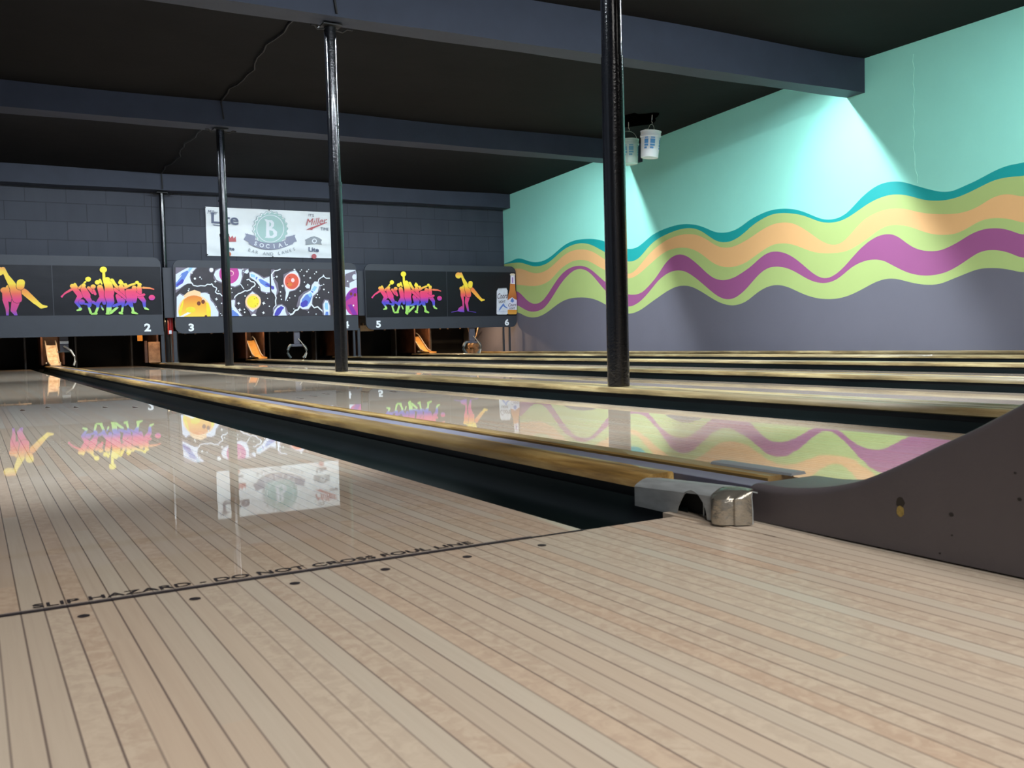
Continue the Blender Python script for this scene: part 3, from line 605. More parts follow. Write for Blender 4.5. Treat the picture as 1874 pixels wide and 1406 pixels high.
# ------------------------------------------------------------------ lane number boards (masking units)
YM = 15.70
def X(px, py, y=YM): p = at(px, py, y); return p.x, p.z
m_band = paint('board_frame', rgb(47, 52, 62), .5, .06, 3, .05, 20)
m_vinyl = paint('black_vinyl', rgb(16, 19, 28), .36, .12, 2, .5, 1.6, spec=.28, stretch=(1, 1, 2))
m_white = paint('white_print', rgb(232, 240, 248), .5)
m_post = paint('dark_post', rgb(42, 47, 56), .5)
def gradmat(name, z0, z1, stops):
    m, nt, b = newmat(name); tc = N(nt, 'ShaderNodeTexCoord'); sp = N(nt, 'ShaderNodeSeparateXYZ'); nt.links.new(tc.outputs['Object'], sp.inputs[0])
    f = math_(nt, 'DIVIDE', math_(nt, 'SUBTRACT', sp.outputs[2], z0), z1-z0)
    nt.links.new(ramp(nt, f, stops), b.inputs['Base Color']); b.inputs['Roughness'].default_value = .45
    return m
m_rain = gradmat('rainbow_print', .86, 1.74, [(.0, rgb(150, 215, 90)), (.16, rgb(170, 225, 120)), (.195, rgb(60, 80, 205)), (.26, rgb(84, 66, 200)), (.31, rgb(160, 56, 170)), (.37, rgb(224, 54, 130)), (.48, rgb(232, 64, 108)), (.53, rgb(240, 110, 84)), (.58, rgb(248, 190, 70)), (.64, rgb(252, 232, 60)), (1, rgb(250, 235, 50))])
m_rain2 = gradmat('rainbow_print_single', .86, 1.74, [(.0, rgb(60, 70, 200)), (.06, rgb(130, 70, 190)), (.14, rgb(190, 60, 140)), (.34, rgb(226, 64, 124)), (.44, rgb(235, 100, 80)), (.54, rgb(245, 160, 60)), (.62, rgb(250, 222, 60)), (.84, rgb(250, 215, 70)), (.9, rgb(245, 170, 80)), (1, rgb(245, 160, 80))])
m_armp = gradmat('arm_print', 1.1, 1.35, [(0, rgb(250, 220, 70)), (.25, rgb(248, 190, 60)), (1, rgb(240, 130, 70))])
m_out = paint('print_outline', rgb(30, 22, 30), .5)

CROWD = [  # figures given as limbs (x,y,r)-(x,y,r) and discs, in a drawing frame
    [('l', 405, 620, 22, 300, 690, 16), ('l', 300, 690, 15, 245, 750, 12), ('d', 245, 755, 19), ('l', 440, 600, 42, 540, 740, 48), ('l', 530, 750, 40, 475, 860, 32), ('l', 475, 860, 30, 530, 950, 18), ('l', 530, 950, 16, 540, 985, 26), ('l', 540, 995, 22, 490, 1010, 14), ('d', 412, 560, 40), ('l', 450, 520, 20, 480, 590, 24)],
    [('d', 663, 433, 46), ('l', 620, 480, 16, 590, 520, 16), ('l', 590, 520, 18, 520, 600, 24)],
    [('d', 590, 550, 36), ('l', 590, 620, 50, 640, 740, 62), ('l', 670, 590, 26, 740, 680, 30), ('l', 640, 750, 44, 700, 860, 36), ('l', 700, 860, 30, 690, 930, 22), ('l', 665, 930, 15, 705, 1060, 20), ('l', 600, 890, 16, 680, 905, 20), ('d', 560, 857, 50)],
    [('d', 742, 572, 42), ('l', 750, 640, 22, 775, 710, 22)],
    [('d', 810, 492, 42), ('l', 850, 445, 20, 880, 520, 14), ('l', 850, 580, 46, 885, 730, 48), ('l', 890, 760, 46, 820, 870, 34), ('l', 820, 880, 30, 815, 940, 24), ('l', 820, 950, 20, 785, 1050, 20), ('l', 790, 1070, 24, 720, 1082, 16), ('l', 910, 780, 40, 920, 880, 30), ('l', 870, 930, 12, 900, 1000, 14), ('l', 740, 860, 28, 800, 900, 24)],
    [('l', 1050, 470, 34, 1070, 500, 26), ('l', 1070, 500, 26, 1140, 610, 26), ('d', 1040, 455, 34)],
    [('d', 1180, 495, 40), ('l', 1175, 460, 22, 1215, 520, 18), ('d', 1255, 535, 30), ('l', 1185, 570, 40, 1230, 750, 40), ('l', 1250, 590, 26, 1330, 545, 20), ('l', 1330, 545, 20, 1420, 510, 18), ('l', 1140, 740, 42, 1165, 880, 30), ('l', 1165, 890, 28, 1065, 930, 22), ('l', 1220, 800, 38, 1215, 920, 24), ('l', 1215, 930, 16, 1200, 1040, 18), ('l', 1170, 1060, 24, 1205, 1080, 16)],
    [('l', 1475, 590, 40, 1480, 720, 40), ('l', 1540, 592, 20, 1640, 600, 16), ('l', 1640, 600, 14, 1705, 620, 10), ('d', 1480, 535, 34), ('d', 1440, 492, 30), ('l', 1490, 750, 46, 1550, 840, 34), ('l', 1550, 850, 30, 1560, 950, 20), ('l', 1575, 975, 22, 1620, 997, 12)],
    [('d', 1395, 590, 38), ('l', 1300, 660, 48, 1330, 790, 56), ('l', 1330, 660, 46, 1400, 640, 40), ('l', 1380, 690, 40, 1480, 740, 22), ('l', 1480, 740, 20, 1550, 720, 22), ('l', 1310, 810, 48, 1340, 900, 38), ('l', 1340, 910, 32, 1365, 960, 20), ('l', 1365, 960, 18, 1380, 1040, 20), ('l', 1375, 1050, 28, 1440, 1078, 18), ('l', 1290, 880, 24, 1250, 920, 14), ('l', 1400, 770, 46, 1400, 850, 30)],
    [('l', 1125, 960, 20, 1020, 1060, 24), ('l', 1080, 620, 30, 1230, 760, 22), ('l', 1230, 760, 20, 1250, 790, 20)],
    [('d', 903, 258, 58), ('l', 908, 300, 22, 915, 440, 24), ('l', 915, 440, 24, 950, 560, 30), ('l', 985, 520, 60, 1000, 690, 78), ('d', 965, 440, 46), ('l', 990, 720, 72, 1020, 860, 60), ('l', 990, 900, 36, 975, 1060, 26), ('l', 970, 1080, 32, 985, 1100, 26), ('l', 1015, 900, 24, 1015, 1010, 18)],
    [('d', 1675, 775, 50)],
]
SINGLE = [
    [('d', 345, 378, 30), ('d', 388, 352, 32), ('l', 350, 400, 22, 352, 470, 20), ('l', 388, 380, 30, 392, 470, 24), ('l', 352, 470, 22, 368, 560, 14), ('l', 368, 560, 13, 372, 690, 9)],
    [('l', 435, 480, 34, 415, 580, 22), ('l', 415, 580, 21, 438, 690, 12)],
    [('m', 2), ('l', 455, 365, 30, 500, 395, 28), ('l', 500, 395, 28, 590, 500, 22), ('l', 590, 500, 20, 630, 540, 18), ('l', 630, 540, 20, 668, 540, 9)],
    [('l', 430, 380, 42, 445, 470, 36), ('l', 430, 380, 36, 400, 310, 28), ('l', 400, 310, 28, 365, 240, 19), ('l', 365, 240, 17, 335, 165, 17), ('d', 300, 190, 44), ('l', 335, 165, 18, 325, 190, 16)],
    [('l', 472, 300, 32, 468, 345, 30)],
]
def figs(bm, data, mp, y, sc, out=True):
    """print the figures: each with a thin dark outline behind it"""
    yy = y
    for fg in data:
        base = 0
        if fg[0][0] == 'm': base = fg[0][1]; fg = fg[1:]
        for pas in ((1, 0) if out else (0,)):
            for it in fg:
                yy -= .00012
                g = 4 if pas else 0
                if it[0] == 'd':
                    pts = [mp(it[1]+(it[3]+g)*math.cos(2*PI*i/20), it[2]+(it[3]+g)*math.sin(2*PI*i/20)) for i in range(20)]
                else:
                    q = limb((it[1], it[2]), (it[4], it[5]), it[3]+g, it[6]+g); pts = [mp(*u) for u in q]
                pts = [(a, max(b, sc)) for a, b in pts]
                bm.faces.new([bm.verts.new((a, yy, b)) for a, b in pts]).material_index = 1 if pas else base
    return yy
PC = [0]
def poly(bm, pts, y, mi=0):
    PC[0] += 1; y -= PC[0]*3e-5
    bm.faces.new([bm.verts.new((a, y, b)) for a, b in pts]).material_index = mi
def board(lab, pxl, pxr, ztop, zbot, corners, seam, zv0, zv1):
    t = thing('lane_number_board', lab, 'lane number board', (0, 0, 0))
    zt0, zt1 = ztop; zb0, zb1 = zbot
    x0, x1 = pxl, pxr
    bm = nb(); pts = rrect(x0, x1, (zb0+zb1)/2, (zt0+zt1)/2, .13, 8, corners)
    plate(bm, pts, YM, .035); o = obj('frame_board', bm, m_band, t)
    vs = []
    for a, b in ((x0+.012, seam-.006), (seam+.006, x1-.012)):
        bm = nb(); nx, nz = 26, 14; g = []
        for i in range(nx+1):
            u = i/nx; row = []
            for j in range(nz+1):
                v = j/nz; ex = min(u, 1-u, v, 1-v)
                # slack vinyl, pulled tight at its corners
                wv = .004*math.sin(26*u+9*v)*max(0, .28-min(u+v, 1-u+v, u+1-v, 2-u-v))*3
                row.append(bm.verts.new((a+(b-a)*u, YM-.005+wv*.6, zv0+(zv1-zv0)*v)))
            g.append(row)
        for i in range(nx):
            for j in range(nz): bm.faces.new((g[i][j], g[i+1][j], g[i+1][j+1], g[i][j+1]))
        vs.append(obj('vinyl_sheet', bm, m_vinyl, t, 60))
    return t, vs
def number(t, ch, px, py, h):
    bm = nb(); x, z = X(px, py); text_on(bm, ch, x, z, YM-.004, h*1.06, .042, wscale=1.18); obj('lane_number', bm, m_white, t)
xz = X(97, 540)
t12, v12 = board('lane number board printed with rainbow bowlers, numbered 2, at far left', -1.33, X(296.5, 540)[0], (1.865, 1.865), (.545, .545), (1, 1, 1, 0), xz[0], .895, 1.705)
number(t12, '2', 270, 599.5, .128)
def mp12(u, v): return X(112+(u-235)/1485*170.5, 494+(v-258)*84.4/857)
bm = nb(); figs(bm, CROWD, mp12, YM-.012, .9); obj('bowlers_print', bm, [m_rain, m_out], v12[1])
def mp1(u, v): return X((235+(u-470)*1.49)/6.247, 480+(255+(v-320)*1.15)/6.247)
bm = nb(); figs(bm, SINGLE, mp1, YM-.012, .9)
poly(bm, [(a, max(b, .9)) for a, b in [mp1(*q) for q in ((290, 655), (310, 640), (345, 628), (370, 640), (375, 665))]], YM-.0142, 0); obj('bowler_print', bm, [m_rain2, m_out, m_armp], v12[0])
t34, v34 = board('lane number board printed with bowling balls and pins in space, numbered 3 and 4', X(318.5, 540)[0], X(654, 540)[0], (1.83, 1.83), (.56, .56), (1, 1, 1, 0), X(495, 540)[0], .845, 1.705)
number(t34, '3', 350, 599.5, .128); number(t34, '4', 633.5, 594.5, .128)
t56, v56 = board('lane number board with rainbow bowlers, a beer can and a bottle, numbered 5 and 6', X(668.5, 540)[0], 9.025, (1.82, 1.82), (.565, .565), (1, 1, 1, 1), X(818, 540)[0], .80, 1.695)
number(t56, '5', 692.5, 593.5, .128); number(t56, '6', 927.5, 590, .128)
def mp56(u, v): return X(660+u/11.71, 480+v/11.71)
bm = nb(); figs(bm, CROWD, mp56, YM-.012, .8); obj('bowlers_print', bm, [m_rain, m_out], v56[0])
def mp6(u, v): return X(800+u/7.8125, 480+v/7.8125)
bm = nb(); yl = figs(bm, SINGLE, mp6, YM-.012, .8)
poly(bm, [mp6(*q) for q in ((285, 700), (305, 655), (345, 628), (372, 640), (385, 715), (330, 712))], YM-.014, 0)
for (a, b, c, d, r) in ((200, 716, 290, 697, 4), (430, 698, 550, 718, 3)):
    poly(bm, [mp6(*q) for q in limb((a, b), (c, d), r, r)], YM-.015, 0)
obj('bowler_print', bm, [m_rain2, m_out, m_armp], v56[1])
# can and bottle on the right sheet
m_can = paint('can_silver_print', rgb(205, 212, 226), .45, .1, 14); m_blue = paint('label_blue', rgb(88, 120, 190), .5); m_dkr = paint('label_ink', rgb(70, 45, 60), .5)
m_amber = gradmat('amber_print', .83, 1.3, [(0, rgb(214, 158, 70)), (.3, rgb(196, 120, 44)), (.6, rgb(160, 84, 34)), (1, rgb(190, 120, 60))])
bm = nb(); PC[0] = 0
y = YM-.012
poly(bm, [mp6(*q) for q in ((845, 740), (848, 415), (868, 378), (985, 372), (1003, 405), (1005, 740), (985, 748), (860, 748))], y, 0)
poly(bm, [mp6(*q) for q in ((875, 690), (900, 640), (925, 610), (945, 585), (965, 625), (1000, 650), (1000, 665), (960, 645), (940, 625), (905, 670), (890, 690))], y-.002, 1)
poly(bm, [mp6(*q) for q in ((855, 700), (1000, 700), (1000, 703), (855, 703))], y-.002, 1)
x, z = mp6(930, 482); text_on(bm, 'Coors', x, z, y-.003, .11, .01, .45, .06, .62, 3)
x, z = mp6(925, 566); text_on(bm, 'LIGHT', x, z, y-.003, .05, .02, 0, .03, .85, 3)
for ln in (((868, 378), (985, 372)),): poly(bm, [mp6(*q) for q in limb(ln[0], ln[1], 5, 5)], y-.003, 4)
obj('can_print', bm, [m_can, m_blue, m_white, m_dkr, paint('can_rim_grey', rgb(140, 145, 155), .4)], v56[1])
bm = nb(); PC[0] = 0; y = YM-.018
poly(bm, [mp6(*q) for q in ((1002, 735), (1004, 520), (1015, 455), (1030, 400), (1036, 300), (1108, 300), (1112, 400), (1125, 450), (1133, 520), (1133, 735), (1115, 745), (1015, 745))], y, 0)
poly(bm, [mp6(*q) for q in ((1040, 310), (1042, 190), (1102, 190), (1106, 315))], y-.002, 1)
poly(bm, [mp6(*q) for q in ((1034, 188), (1036, 170), (1050, 162), (1092, 162), (1106, 172), (1106, 190))], y-.003, 2)
poly(bm, [mp6(*q) for q in ((1001, 680), (1001, 545), (1030, 525), (1065, 502), (1100, 528), (1132, 540), (1132, 682))], y-.002, 1)
poly(bm, [mp6(*q) for q in ((1040, 560), (1052, 530), (1068, 512), (1085, 535), (1092, 560), (1070, 580))], y-.004, 3)
poly(bm, [mp6(*q) for q in limb((1070, 225), (1072, 290), 9, 9)], y-.004, 5)
x, z = mp6(1066, 610); text_on(bm, 'Coors', x, z, y-.005, .068, .01, .45, .05, .8, 4)
x, z = mp6(1066, 658); text_on(bm, 'LIGHT', x, z, y-.005, .04, .02, 0, .02, .95, 4)
obj('bottle_print', bm, [m_amber, paint('label_white', rgb(214, 216, 232), .5), paint('cap_cream', rgb(206, 200, 184), .4), m_blue, m_dkr, paint('neck_violet', rgb(150, 120, 190), .5)], v56[1])

# space picture of the middle board
m_sp = paint('space_dark', rgb(42, 38, 48), .42, .3, 3, .4, 1.6); m_hz = paint('haze_print', rgb(112, 106, 124), .5); m_glow = paint('glow_print', rgb(214, 226, 248), .5); m_bolt = paint('bolt_print', rgb(226, 236, 252), .5)
m_pin = paint('pin_blue', rgb(92, 130, 210), .5); m_pin2 = paint('pin_indigo', rgb(64, 62, 176), .5); m_pin3 = paint('pin_cyan', rgb(140, 196, 232), .5)
m_or = gradmat('ball_orange', .84, 1.28, [(0, rgb(250, 214, 70)), (.4, rgb(240, 180, 50)), (.8, rgb(226, 132, 44)), (1, rgb(214, 116, 40))])
m_mag = paint('ball_magenta', rgb(186, 54, 146), .5, .08, 6); m_yel = paint('ball_yellow', rgb(236, 218, 44), .5, .06, 6); m_red = paint('ball_red', rgb(214, 84, 58), .5, .08, 6); m_halo = paint('halo_peach', rgb(246, 208, 160), .5); m_hole = paint('finger_hole', rgb(110, 50, 24), .6); m_halo2 = paint('halo_pink', rgb(248, 206, 208), .5); m_pur = paint('ball_purple', rgb(130, 36, 160), .5)
SPM = [m_hz, m_glow, m_bolt, m_pin, m_pin2, m_pin3, m_or, m_mag, m_yel, m_red, m_halo, m_hole, m_halo2, m_pur, m_white]
for s in v34: s.data.materials[0] = m_sp
def L6(u, v): return X(310+u/9.863, 480+v/9.863)
def L7(u, v): return X(490+u/11.02, 480+v/11.02)
zlo, zhi = .85, 1.70; PGN = [0]
def PG(bm, mp, s, lay, mi, xr=None):
    pts = [mp(*map(float, q.split(','))) for q in s.split()] if isinstance(s, str) else [mp(*q) for q in s]
    pts = [((min(max(a, xr[0]), xr[1]) if xr else a), min(max(b, zlo), zhi)) for a, b in pts]
    poly(bm, pts, YM-.011-.0001*lay-.00013*PGN[0], mi); PGN[0] += 1
def CI(bm, mp, cx, cy, r, lay, mi, ry=None, xr=None): PG(bm, mp, [(cx+r*math.cos(2*PI*i/28), cy+(ry or r)*math.sin(2*PI*i/28)) for i in range(28)], lay, mi, xr)
def STAR(bm, mp, cx, cy, r): PG(bm, mp, [(cx+(r if i % 2 == 0 else r*.38)*math.cos(PI*i/4+.2), cy+(r if i % 2 == 0 else r*.38)*math.sin(PI*i/4+.2)) for i in range(8)], 9, 14)
def BOLT(bm, mp, s, w, lay=4, xr=None):
    p = [tuple(map(float, q.split(','))) for q in s.split()]
    for a, b in zip(p, p[1:]): PG(bm, mp, limb(a, b, w, w, 3), lay, 2, xr)
xs_ = X(495, 540)[0]; XA = (X(320.5, 540)[0], xs_-.008); XB = (xs_+.008, X(653, 540)[0])
bm = nb()
def A(s, l, m): PG(bm, L6, s, l, m, XA)
A('110,560 110,90 500,90 430,180 380,260 400,380 300,400 200,480', 1, 0)
A('112,500 112,220 230,150 330,92 480,92 440,150 380,200 365,270 385,350 430,390 330,385 260,420 190,470', 2, 1)
A('112,400 115,360 220,200 320,150 350,175 260,330 150,445 112,455', 3, 3); A('125,440 125,400 230,300 262,330 235,385', 4, 4); A('330,150 360,95 420,92 360,180', 4, 5)
A('120,330 220,225 215,250 122,370', 5, 1)
CI(bm, L6, 755, 140, 46, 1, 0, 52); CI(bm, L6, 755, 140, 34, 2, 14, 40)
A('790,290 800,200 830,130 900,100 1330,100 1430,100 1420,170 1340,210 1310,330 1280,420 1180,460 1060,440 930,380 830,340', 1, 0)
A('800,230 830,160 900,120 1000,110 1310,130 1300,200 1310,260 1270,400 1180,440 1080,420 960,370 850,320', 2, 1)
A('1345,190 1380,140 1420,125 1430,180 1400,210', 2, 1)
CI(bm, L6, 1075, 210, 178, 4, 7, 180, XA); CI(bm, L6, 1100, 200, 60, 5, 12, 50); CI(bm, L6, 1100, 205, 48, 6, 7, 40)
A('1430,180 1480,160 1600,210 1700,270 1812,250 1812,560 1740,570 1660,540 1620,470 1640,440 1540,330 1440,290', 1, 0)
A('1440,190 1500,175 1600,230 1700,300 1812,260 1812,540 1740,545 1650,520 1640,450 1560,350 1450,270', 2, 1)
A('1600,310 1640,300 1812,390 1812,450 1740,450 1640,380', 3, 3); A('1720,400 1760,380 1812,420 1812,455', 4, 4); A('1460,210 1540,230 1550,280 1470,265', 3, 5); A('1565,260 1590,270 1570,320 1550,300', 4, 3)
A('120,1000 125,620 190,555 290,600 420,520 560,545 690,540 740,640 830,760 900,900 890,1000', 1, 0)
A('130,1000 130,630 185,570 240,610 330,560 450,545 560,560 640,550 720,580 740,690 790,740 880,900 880,1000', 2, 1)
A('260,600 330,540 450,500 560,540 560,610 260,640', 2, 10)
CI(bm, L6, 450, 870, 298, 3, 10, 280, XA)
CI(bm, L6, 440, 880, 262, 4, 6, 280, XA)
A('660,720 700,740 745,880 745,1000 670,1000', 5, 8); A('180,1000 160,900 230,720 260,640 240,800 200,960', 5, 8)
A('180,985 390,870 450,845 410,905 250,1000 180,1000', 5, 14); CI(bm, L6, 380, 860, 90, 5, 8, 55)
CI(bm, L6, 528, 745, 34, 6, 11, 38); CI(bm, L6, 604, 715, 32, 6, 11, 38); CI(bm, L6, 655, 980, 24, 6, 11, 26, XA)
BOLT(bm, L6, '385,360 430,420 500,435 560,425 640,430 680,400 740,405 760,390 790,440 840,460 850,480 825,540 860,570 910,570 945,610', 9)
BOLT(bm, L6, '1395,320 1430,310 1470,350 1520,360 1545,395 1530,430 1480,460 1460,495 1400,520 1360,515 1290,555 1240,570 1180,620 1165,670', 10); BOLT(bm, L6, '1280,400 1340,485', 7)
A('1085,1000 1085,680 1140,670 1190,640 1200,760 1180,800 1260,880 1330,1000', 1, 0); A('1085,1000 1085,700 1150,680 1180,690 1170,790 1240,890 1310,1000', 2, 1)
A('1110,880 1140,860 1230,930 1260,1000 1120,1000', 3, 3); CI(bm, L6, 1110, 840, 26, 3, 5)
A('1360,800 1380,620 1440,560 1490,520 1560,560 1640,640 1640,760 1580,850 1540,1000 1470,1000 1440,900', 1, 0)
A('1400,800 1400,620 1450,570 1495,530 1550,580 1620,700 1570,830 1500,900 1450,870', 2, 1); CI(bm, L6, 1505, 715, 142, 3, 10, 146); CI(bm, L6, 1505, 715, 108, 4, 8, 112)
for a, b in ((1530, 660), (1565, 645), (1582, 752), (1545, 790)): CI(bm, L6, a, b, 7, 5, 11)
CI(bm, L6, 1520, 970, 44, 2, 14, 36, XA)
for a, b, r in ((455, 298, 20), (547, 275, 14), (573, 305, 8), (402, 197, 13), (350, 484, 12), (338, 515, 14), (880, 522, 12), (840, 805, 11), (1408, 412, 10), (1320, 128, 10), (1328, 168, 9), (1110, 478, 12), (1125, 550, 10), (1360, 612, 12), (1605, 455, 11), (1748, 562, 10), (1765, 655, 10), (1797, 797, 11), (1346, 852, 11), (1352, 905, 13), (935, 745, 12), (920, 930, 9), (598, 668, 12), (940, 960, 9)): CI(bm, L6, a, b, r, 9, 14)
for a, b, r in ((822, 350, 30), (842, 668, 32), (1078, 522, 30), (1243, 745, 32), (1262, 862, 38), (1695, 742, 36), (1690, 915, 32)): STAR(bm, L6, a, b, r)
obj('space_print', bm, SPM, v34[0])
bm = nb(); PGN[0] = 0
def B(s, l, m): PG(bm, L7, s, l, m, XB)
B('70,600 60,150 130,140 130,330 200,420 220,600 170,680', 1, 0); B('70,580 60,240 90,240 100,330 140,440 180,560 165,660 120,640', 2, 1); B('65,470 120,490 130,530 100,560 65,530', 3, 4)
BOLT(bm, L7, '245,140 200,165 130,175 90,225 70,260 75,320', 11, 4, XB); BOLT(bm, L7, '75,330 130,310', 8, 4, XB); BOLT(bm, L7, '140,650 165,720 150,780 160,870 115,930 110,1000', 11, 4, XB)
B('300,470 310,250 450,180 540,150 620,230 660,350 640,480 560,570 440,600 420,620 350,600', 1, 0); B('330,440 370,260 450,200 520,180 560,170 600,230 640,330 630,480 540,560 430,590 400,690 350,790 345,770 360,610', 2, 1)
CI(bm, L7, 482, 388, 166, 3, 12, 172); CI(bm, L7, 480, 388, 140, 4, 9, 156); CI(bm, L7, 500, 365, 34, 5, 12, 42); CI(bm, L7, 440, 450, 50, 5, 6, 40)
for a, b in ((438, 312), (395, 432)): CI(bm, L7, a, b, 10, 6, 11)
B('620,700 720,600 860,540 880,440 960,380 1040,400 1060,540 1000,620 900,740 900,860 800,980 660,940 570,900', 1, 0)
B('640,860 650,760 720,650 860,570 880,470 940,390 1010,400 1030,480 1000,600 900,690 880,850 820,940 700,950 650,920', 2, 1); B('745,490 800,430 850,470 840,530 780,530', 2, 1)
B('665,870 680,760 760,660 860,620 890,680 850,800 790,890 700,915', 3, 3); B('650,880 660,820 760,760 810,800 780,880 700,912', 4, 4); B('800,650 860,610 890,650 850,720', 4, 5); B('880,560 930,480 990,500 940,590', 3, 5); B('860,590 880,570 920,600 900,625', 4, 3)
BOLT(bm, L7, '1010,400 1020,350 1070,310 1110,290 1115,260 1135,300 1170,325 1240,325', 9, 4, XB); BOLT(bm, L7, '1030,450 1040,480 1090,465', 7, 4, XB)
BOLT(bm, L7, '640,890 600,960 550,970 500,1040 450,1060 420,1030 380,1080', 15, 4, XB); BOLT(bm, L7, '870,850 930,920 1000,900 1050,950 1090,980 1120,1040 1110,1090', 12, 4, XB)
B('90,1100 110,930 180,860 280,840 360,900 400,1000 450,1060 380,1100', 1, 0); B('100,1100 130,960 200,880 270,860 340,910 350,1000 380,1100', 2, 1); B('130,1040 180,940 260,885 320,910 300,1000 200,1090 130,1090', 3, 4); B('220,1090 300,940 335,960 300,1090', 4, 1)
B('1100,1100 1085,850 1130,750 1220,760 1260,880 1270,1100', 1, 0); B('1130,1100 1110,850 1150,770 1200,780 1240,880 1240,1100', 2, 1); B('1140,900 1150,820 1200,820 1210,960 1160,960', 3, 5); B('1160,1000 1210,1000 1220,1090 1150,1090', 3, 3)
B('1400,1090 1400,150 1760,150 1790,250 1800,1090', 1, 1); B('1500,490 1560,240 1760,170 1780,350 1640,420 1640,520 1580,500', 2, 0); CI(bm, L7, 1740, 300, 46, 3, 1, 56, XB)
CI(bm, L7, 1800, 810, 255, 3, 7, 300, XB); B('1560,800 1580,650 1680,560 1790,520 1800,620 1700,700 1600,760', 4, 13); B('1600,860 1680,850 1790,1040 1790,1090 1700,1060', 4, 13); CI(bm, L7, 1750, 660, 26, 5, 11, 34, XB); CI(bm, L7, 1670, 640, 26, 5, 11, 34, XB); CI(bm, L7, 1720, 875, 14, 5, 14, 18)
for a, b, r in ((530, 152, 18), (672, 158, 12), (645, 188, 10), (815, 152, 10), (970, 200, 15), (935, 237, 12), (722, 275, 14), (730, 403, 12), (645, 583, 13), (248, 602, 14), (252, 682, 12), (266, 752, 13), (433, 722, 12), (388, 772, 12), (541, 682, 12), (1118, 450, 11), (1122, 552, 16), (1215, 612, 13), (992, 656, 13), (968, 713, 13), (1032, 718, 10), (516, 944, 11), (810, 1010, 11), (965, 1047, 11), (1600, 388, 16)): CI(bm, L7, a, b, r, 9, 14)
for a, b, r in ((172, 296, 30), (290, 480, 34), (780, 190, 28), (845, 320, 28)): STAR(bm, L7, a, b, r)
obj('space_print', bm, SPM, v34[1])
# posts under the boards
def post(t, px, zt=.6, w=.028, y=15.745):
    x = X(px, 640, y)[0]
    bm = nb(); box(bm, x-w, x+w, y-.02, y+.02, .068, zt, 0, .003); p = obj('post', bm, m_post, t)
    bm = nb(); box(bm, x-w*1.7, x+w*1.7, y-.035, y+.035, .0600, .0675); obj('foot_plate', bm, paint('foot_plate_grey', rgb(120, 118, 112), .5), p)
post(t12, 298.5); post(t34, 321); post(t34, 648.5, w=.02); post(t34, 657, w=.024); post(t56, 922, w=.018); post(t56, 933, w=.018)
for (pa, pb, za, zb, lb) in ((299.5, 318, .835, 1.70, 'plain dark grey filler plate left of the board with the space picture'), (655, 668.5, .835, 1.69, 'plain dark grey filler plate right of the board with the space picture')):
    xa = X(pa, 540, YM+.06)[0]; xb = X(pb, 540, YM+.06)[0]
    bm = nb(); box(bm, xa, xb, YM+.06, YM+.075, za, zb, 0, .004); tag(obj('filler_plate', bm, m_band), lb, 'panel')
# ------------------------------------------------------------------ banner on the block wall
YBN = 16.17
def Q(u, v): p = at(360+u/7.496, 370+v/7.496, YBN); return p.x, p.z
m_ban = paint('banner_cloth', rgb(240, 247, 251), .42, .04, 3, .35, 3.0, spec=.4, stretch=(1, 1, .7))
t = thing('wall_banner', 'white vinyl beer banner with B SOCIAL BAR AND LANES emblem, on the block wall', 'banner', (0, 0, 0))
xl, zt_ = at(375.5, 378.5, YBN).x, 2.832; zb_ = 1.955; xr = at(612, 430, YBN).x
def wr(x, z):
    u = (x-xl)/(xr-xl); v = (z-zb_)/(zt_-zb_)
    return .007*math.sin(14*u+3*math.sin(5*v+2*u))+.004*math.sin(30*u*v+6*v)+.003*math.sin(22*v+9*u)
bm = nb(); g = []
for i in range(121):
    g.append([bm.verts.new((xl+(xr-xl)*i/120, YBN+wr(xl+(xr-xl)*i/120, zb_+(zt_-zb_)*j/50), zb_+(zt_-zb_)*j/50)) for j in range(51)])
for i in range(120):
    for j in range(50): bm.faces.new((g[i][j], g[i+1][j], g[i+1][j+1], g[i][j+1]))
cloth = obj('banner_sheet', bm, m_ban, t, 80)
YD = YBN-.016
def decal(name, mats, build):
    bm = nb(); PC[0] = 0; build(bm); o = obj(name, bm, mats, cloth)
    return o
m_sage = paint('emblem_sage', rgb(170, 206, 204), .5); m_rib = paint('ribbon_slate', rgb(142, 148, 172), .5); m_gl = paint('letter_grey', rgb(150, 158, 168), .5); m_nv = paint('lettering_navy', rgb(92, 102, 130), .5); m_rd = paint('lettering_red', rgb(190, 92, 100), .5); m_ol = paint('emblem_outline', rgb(150, 182, 184), .5); m_orr = paint('print_orange', rgb(214, 120, 84), .5)
def circ(cx, cy, r, n=40, f=lambda a: 1): return [Q(cx+r*f(2*PI*i/n)*math.cos(2*PI*i/n), cy+r*f(2*PI*i/n)*math.sin(2*PI*i/n)) for i in range(n)]
def emblem(bm):
    sc = lambda a: 1+.045*math.cos(21*a)
    poly(bm, circ(1005, 365, 236, 210, sc), YD, 1)
    poly(bm, circ(1005, 365, 228, 210, sc), YD-.0015, 2)
    poly(bm, circ(1012, 370, 222, 210, sc), YD-.002, 0)
    poly(bm, circ(1005, 365, 190, 60), YD-.003, 3); poly(bm, circ(1005, 365, 180, 60), YD-.004, 0)
    # slab-serif B
    W3 = 3
    for s in ('920,235 960,250 1000,470 985,495 930,490 945,470 950,270', '950,248 1030,250 1058,285 1055,330 1025,362 985,360 985,340 1010,330 1018,300 1000,275 970,275', '985,355 1050,365 1100,410 1095,465 1050,495 960,492 975,462 1030,465 1052,440 1040,400 985,385', '925,235 965,240 968,275 950,280'):
        poly(bm, [Q(*map(float, q.split(','))) for q in s.split()], YD-.006, W3)
    poly(bm, [Q(950, 260), Q(992, 262), Q(992, 485), Q(945, 485)], YD-.0062, W3)
decal('bottle_cap_emblem', [m_sage, m_ol, m_ban, m_white], emblem)
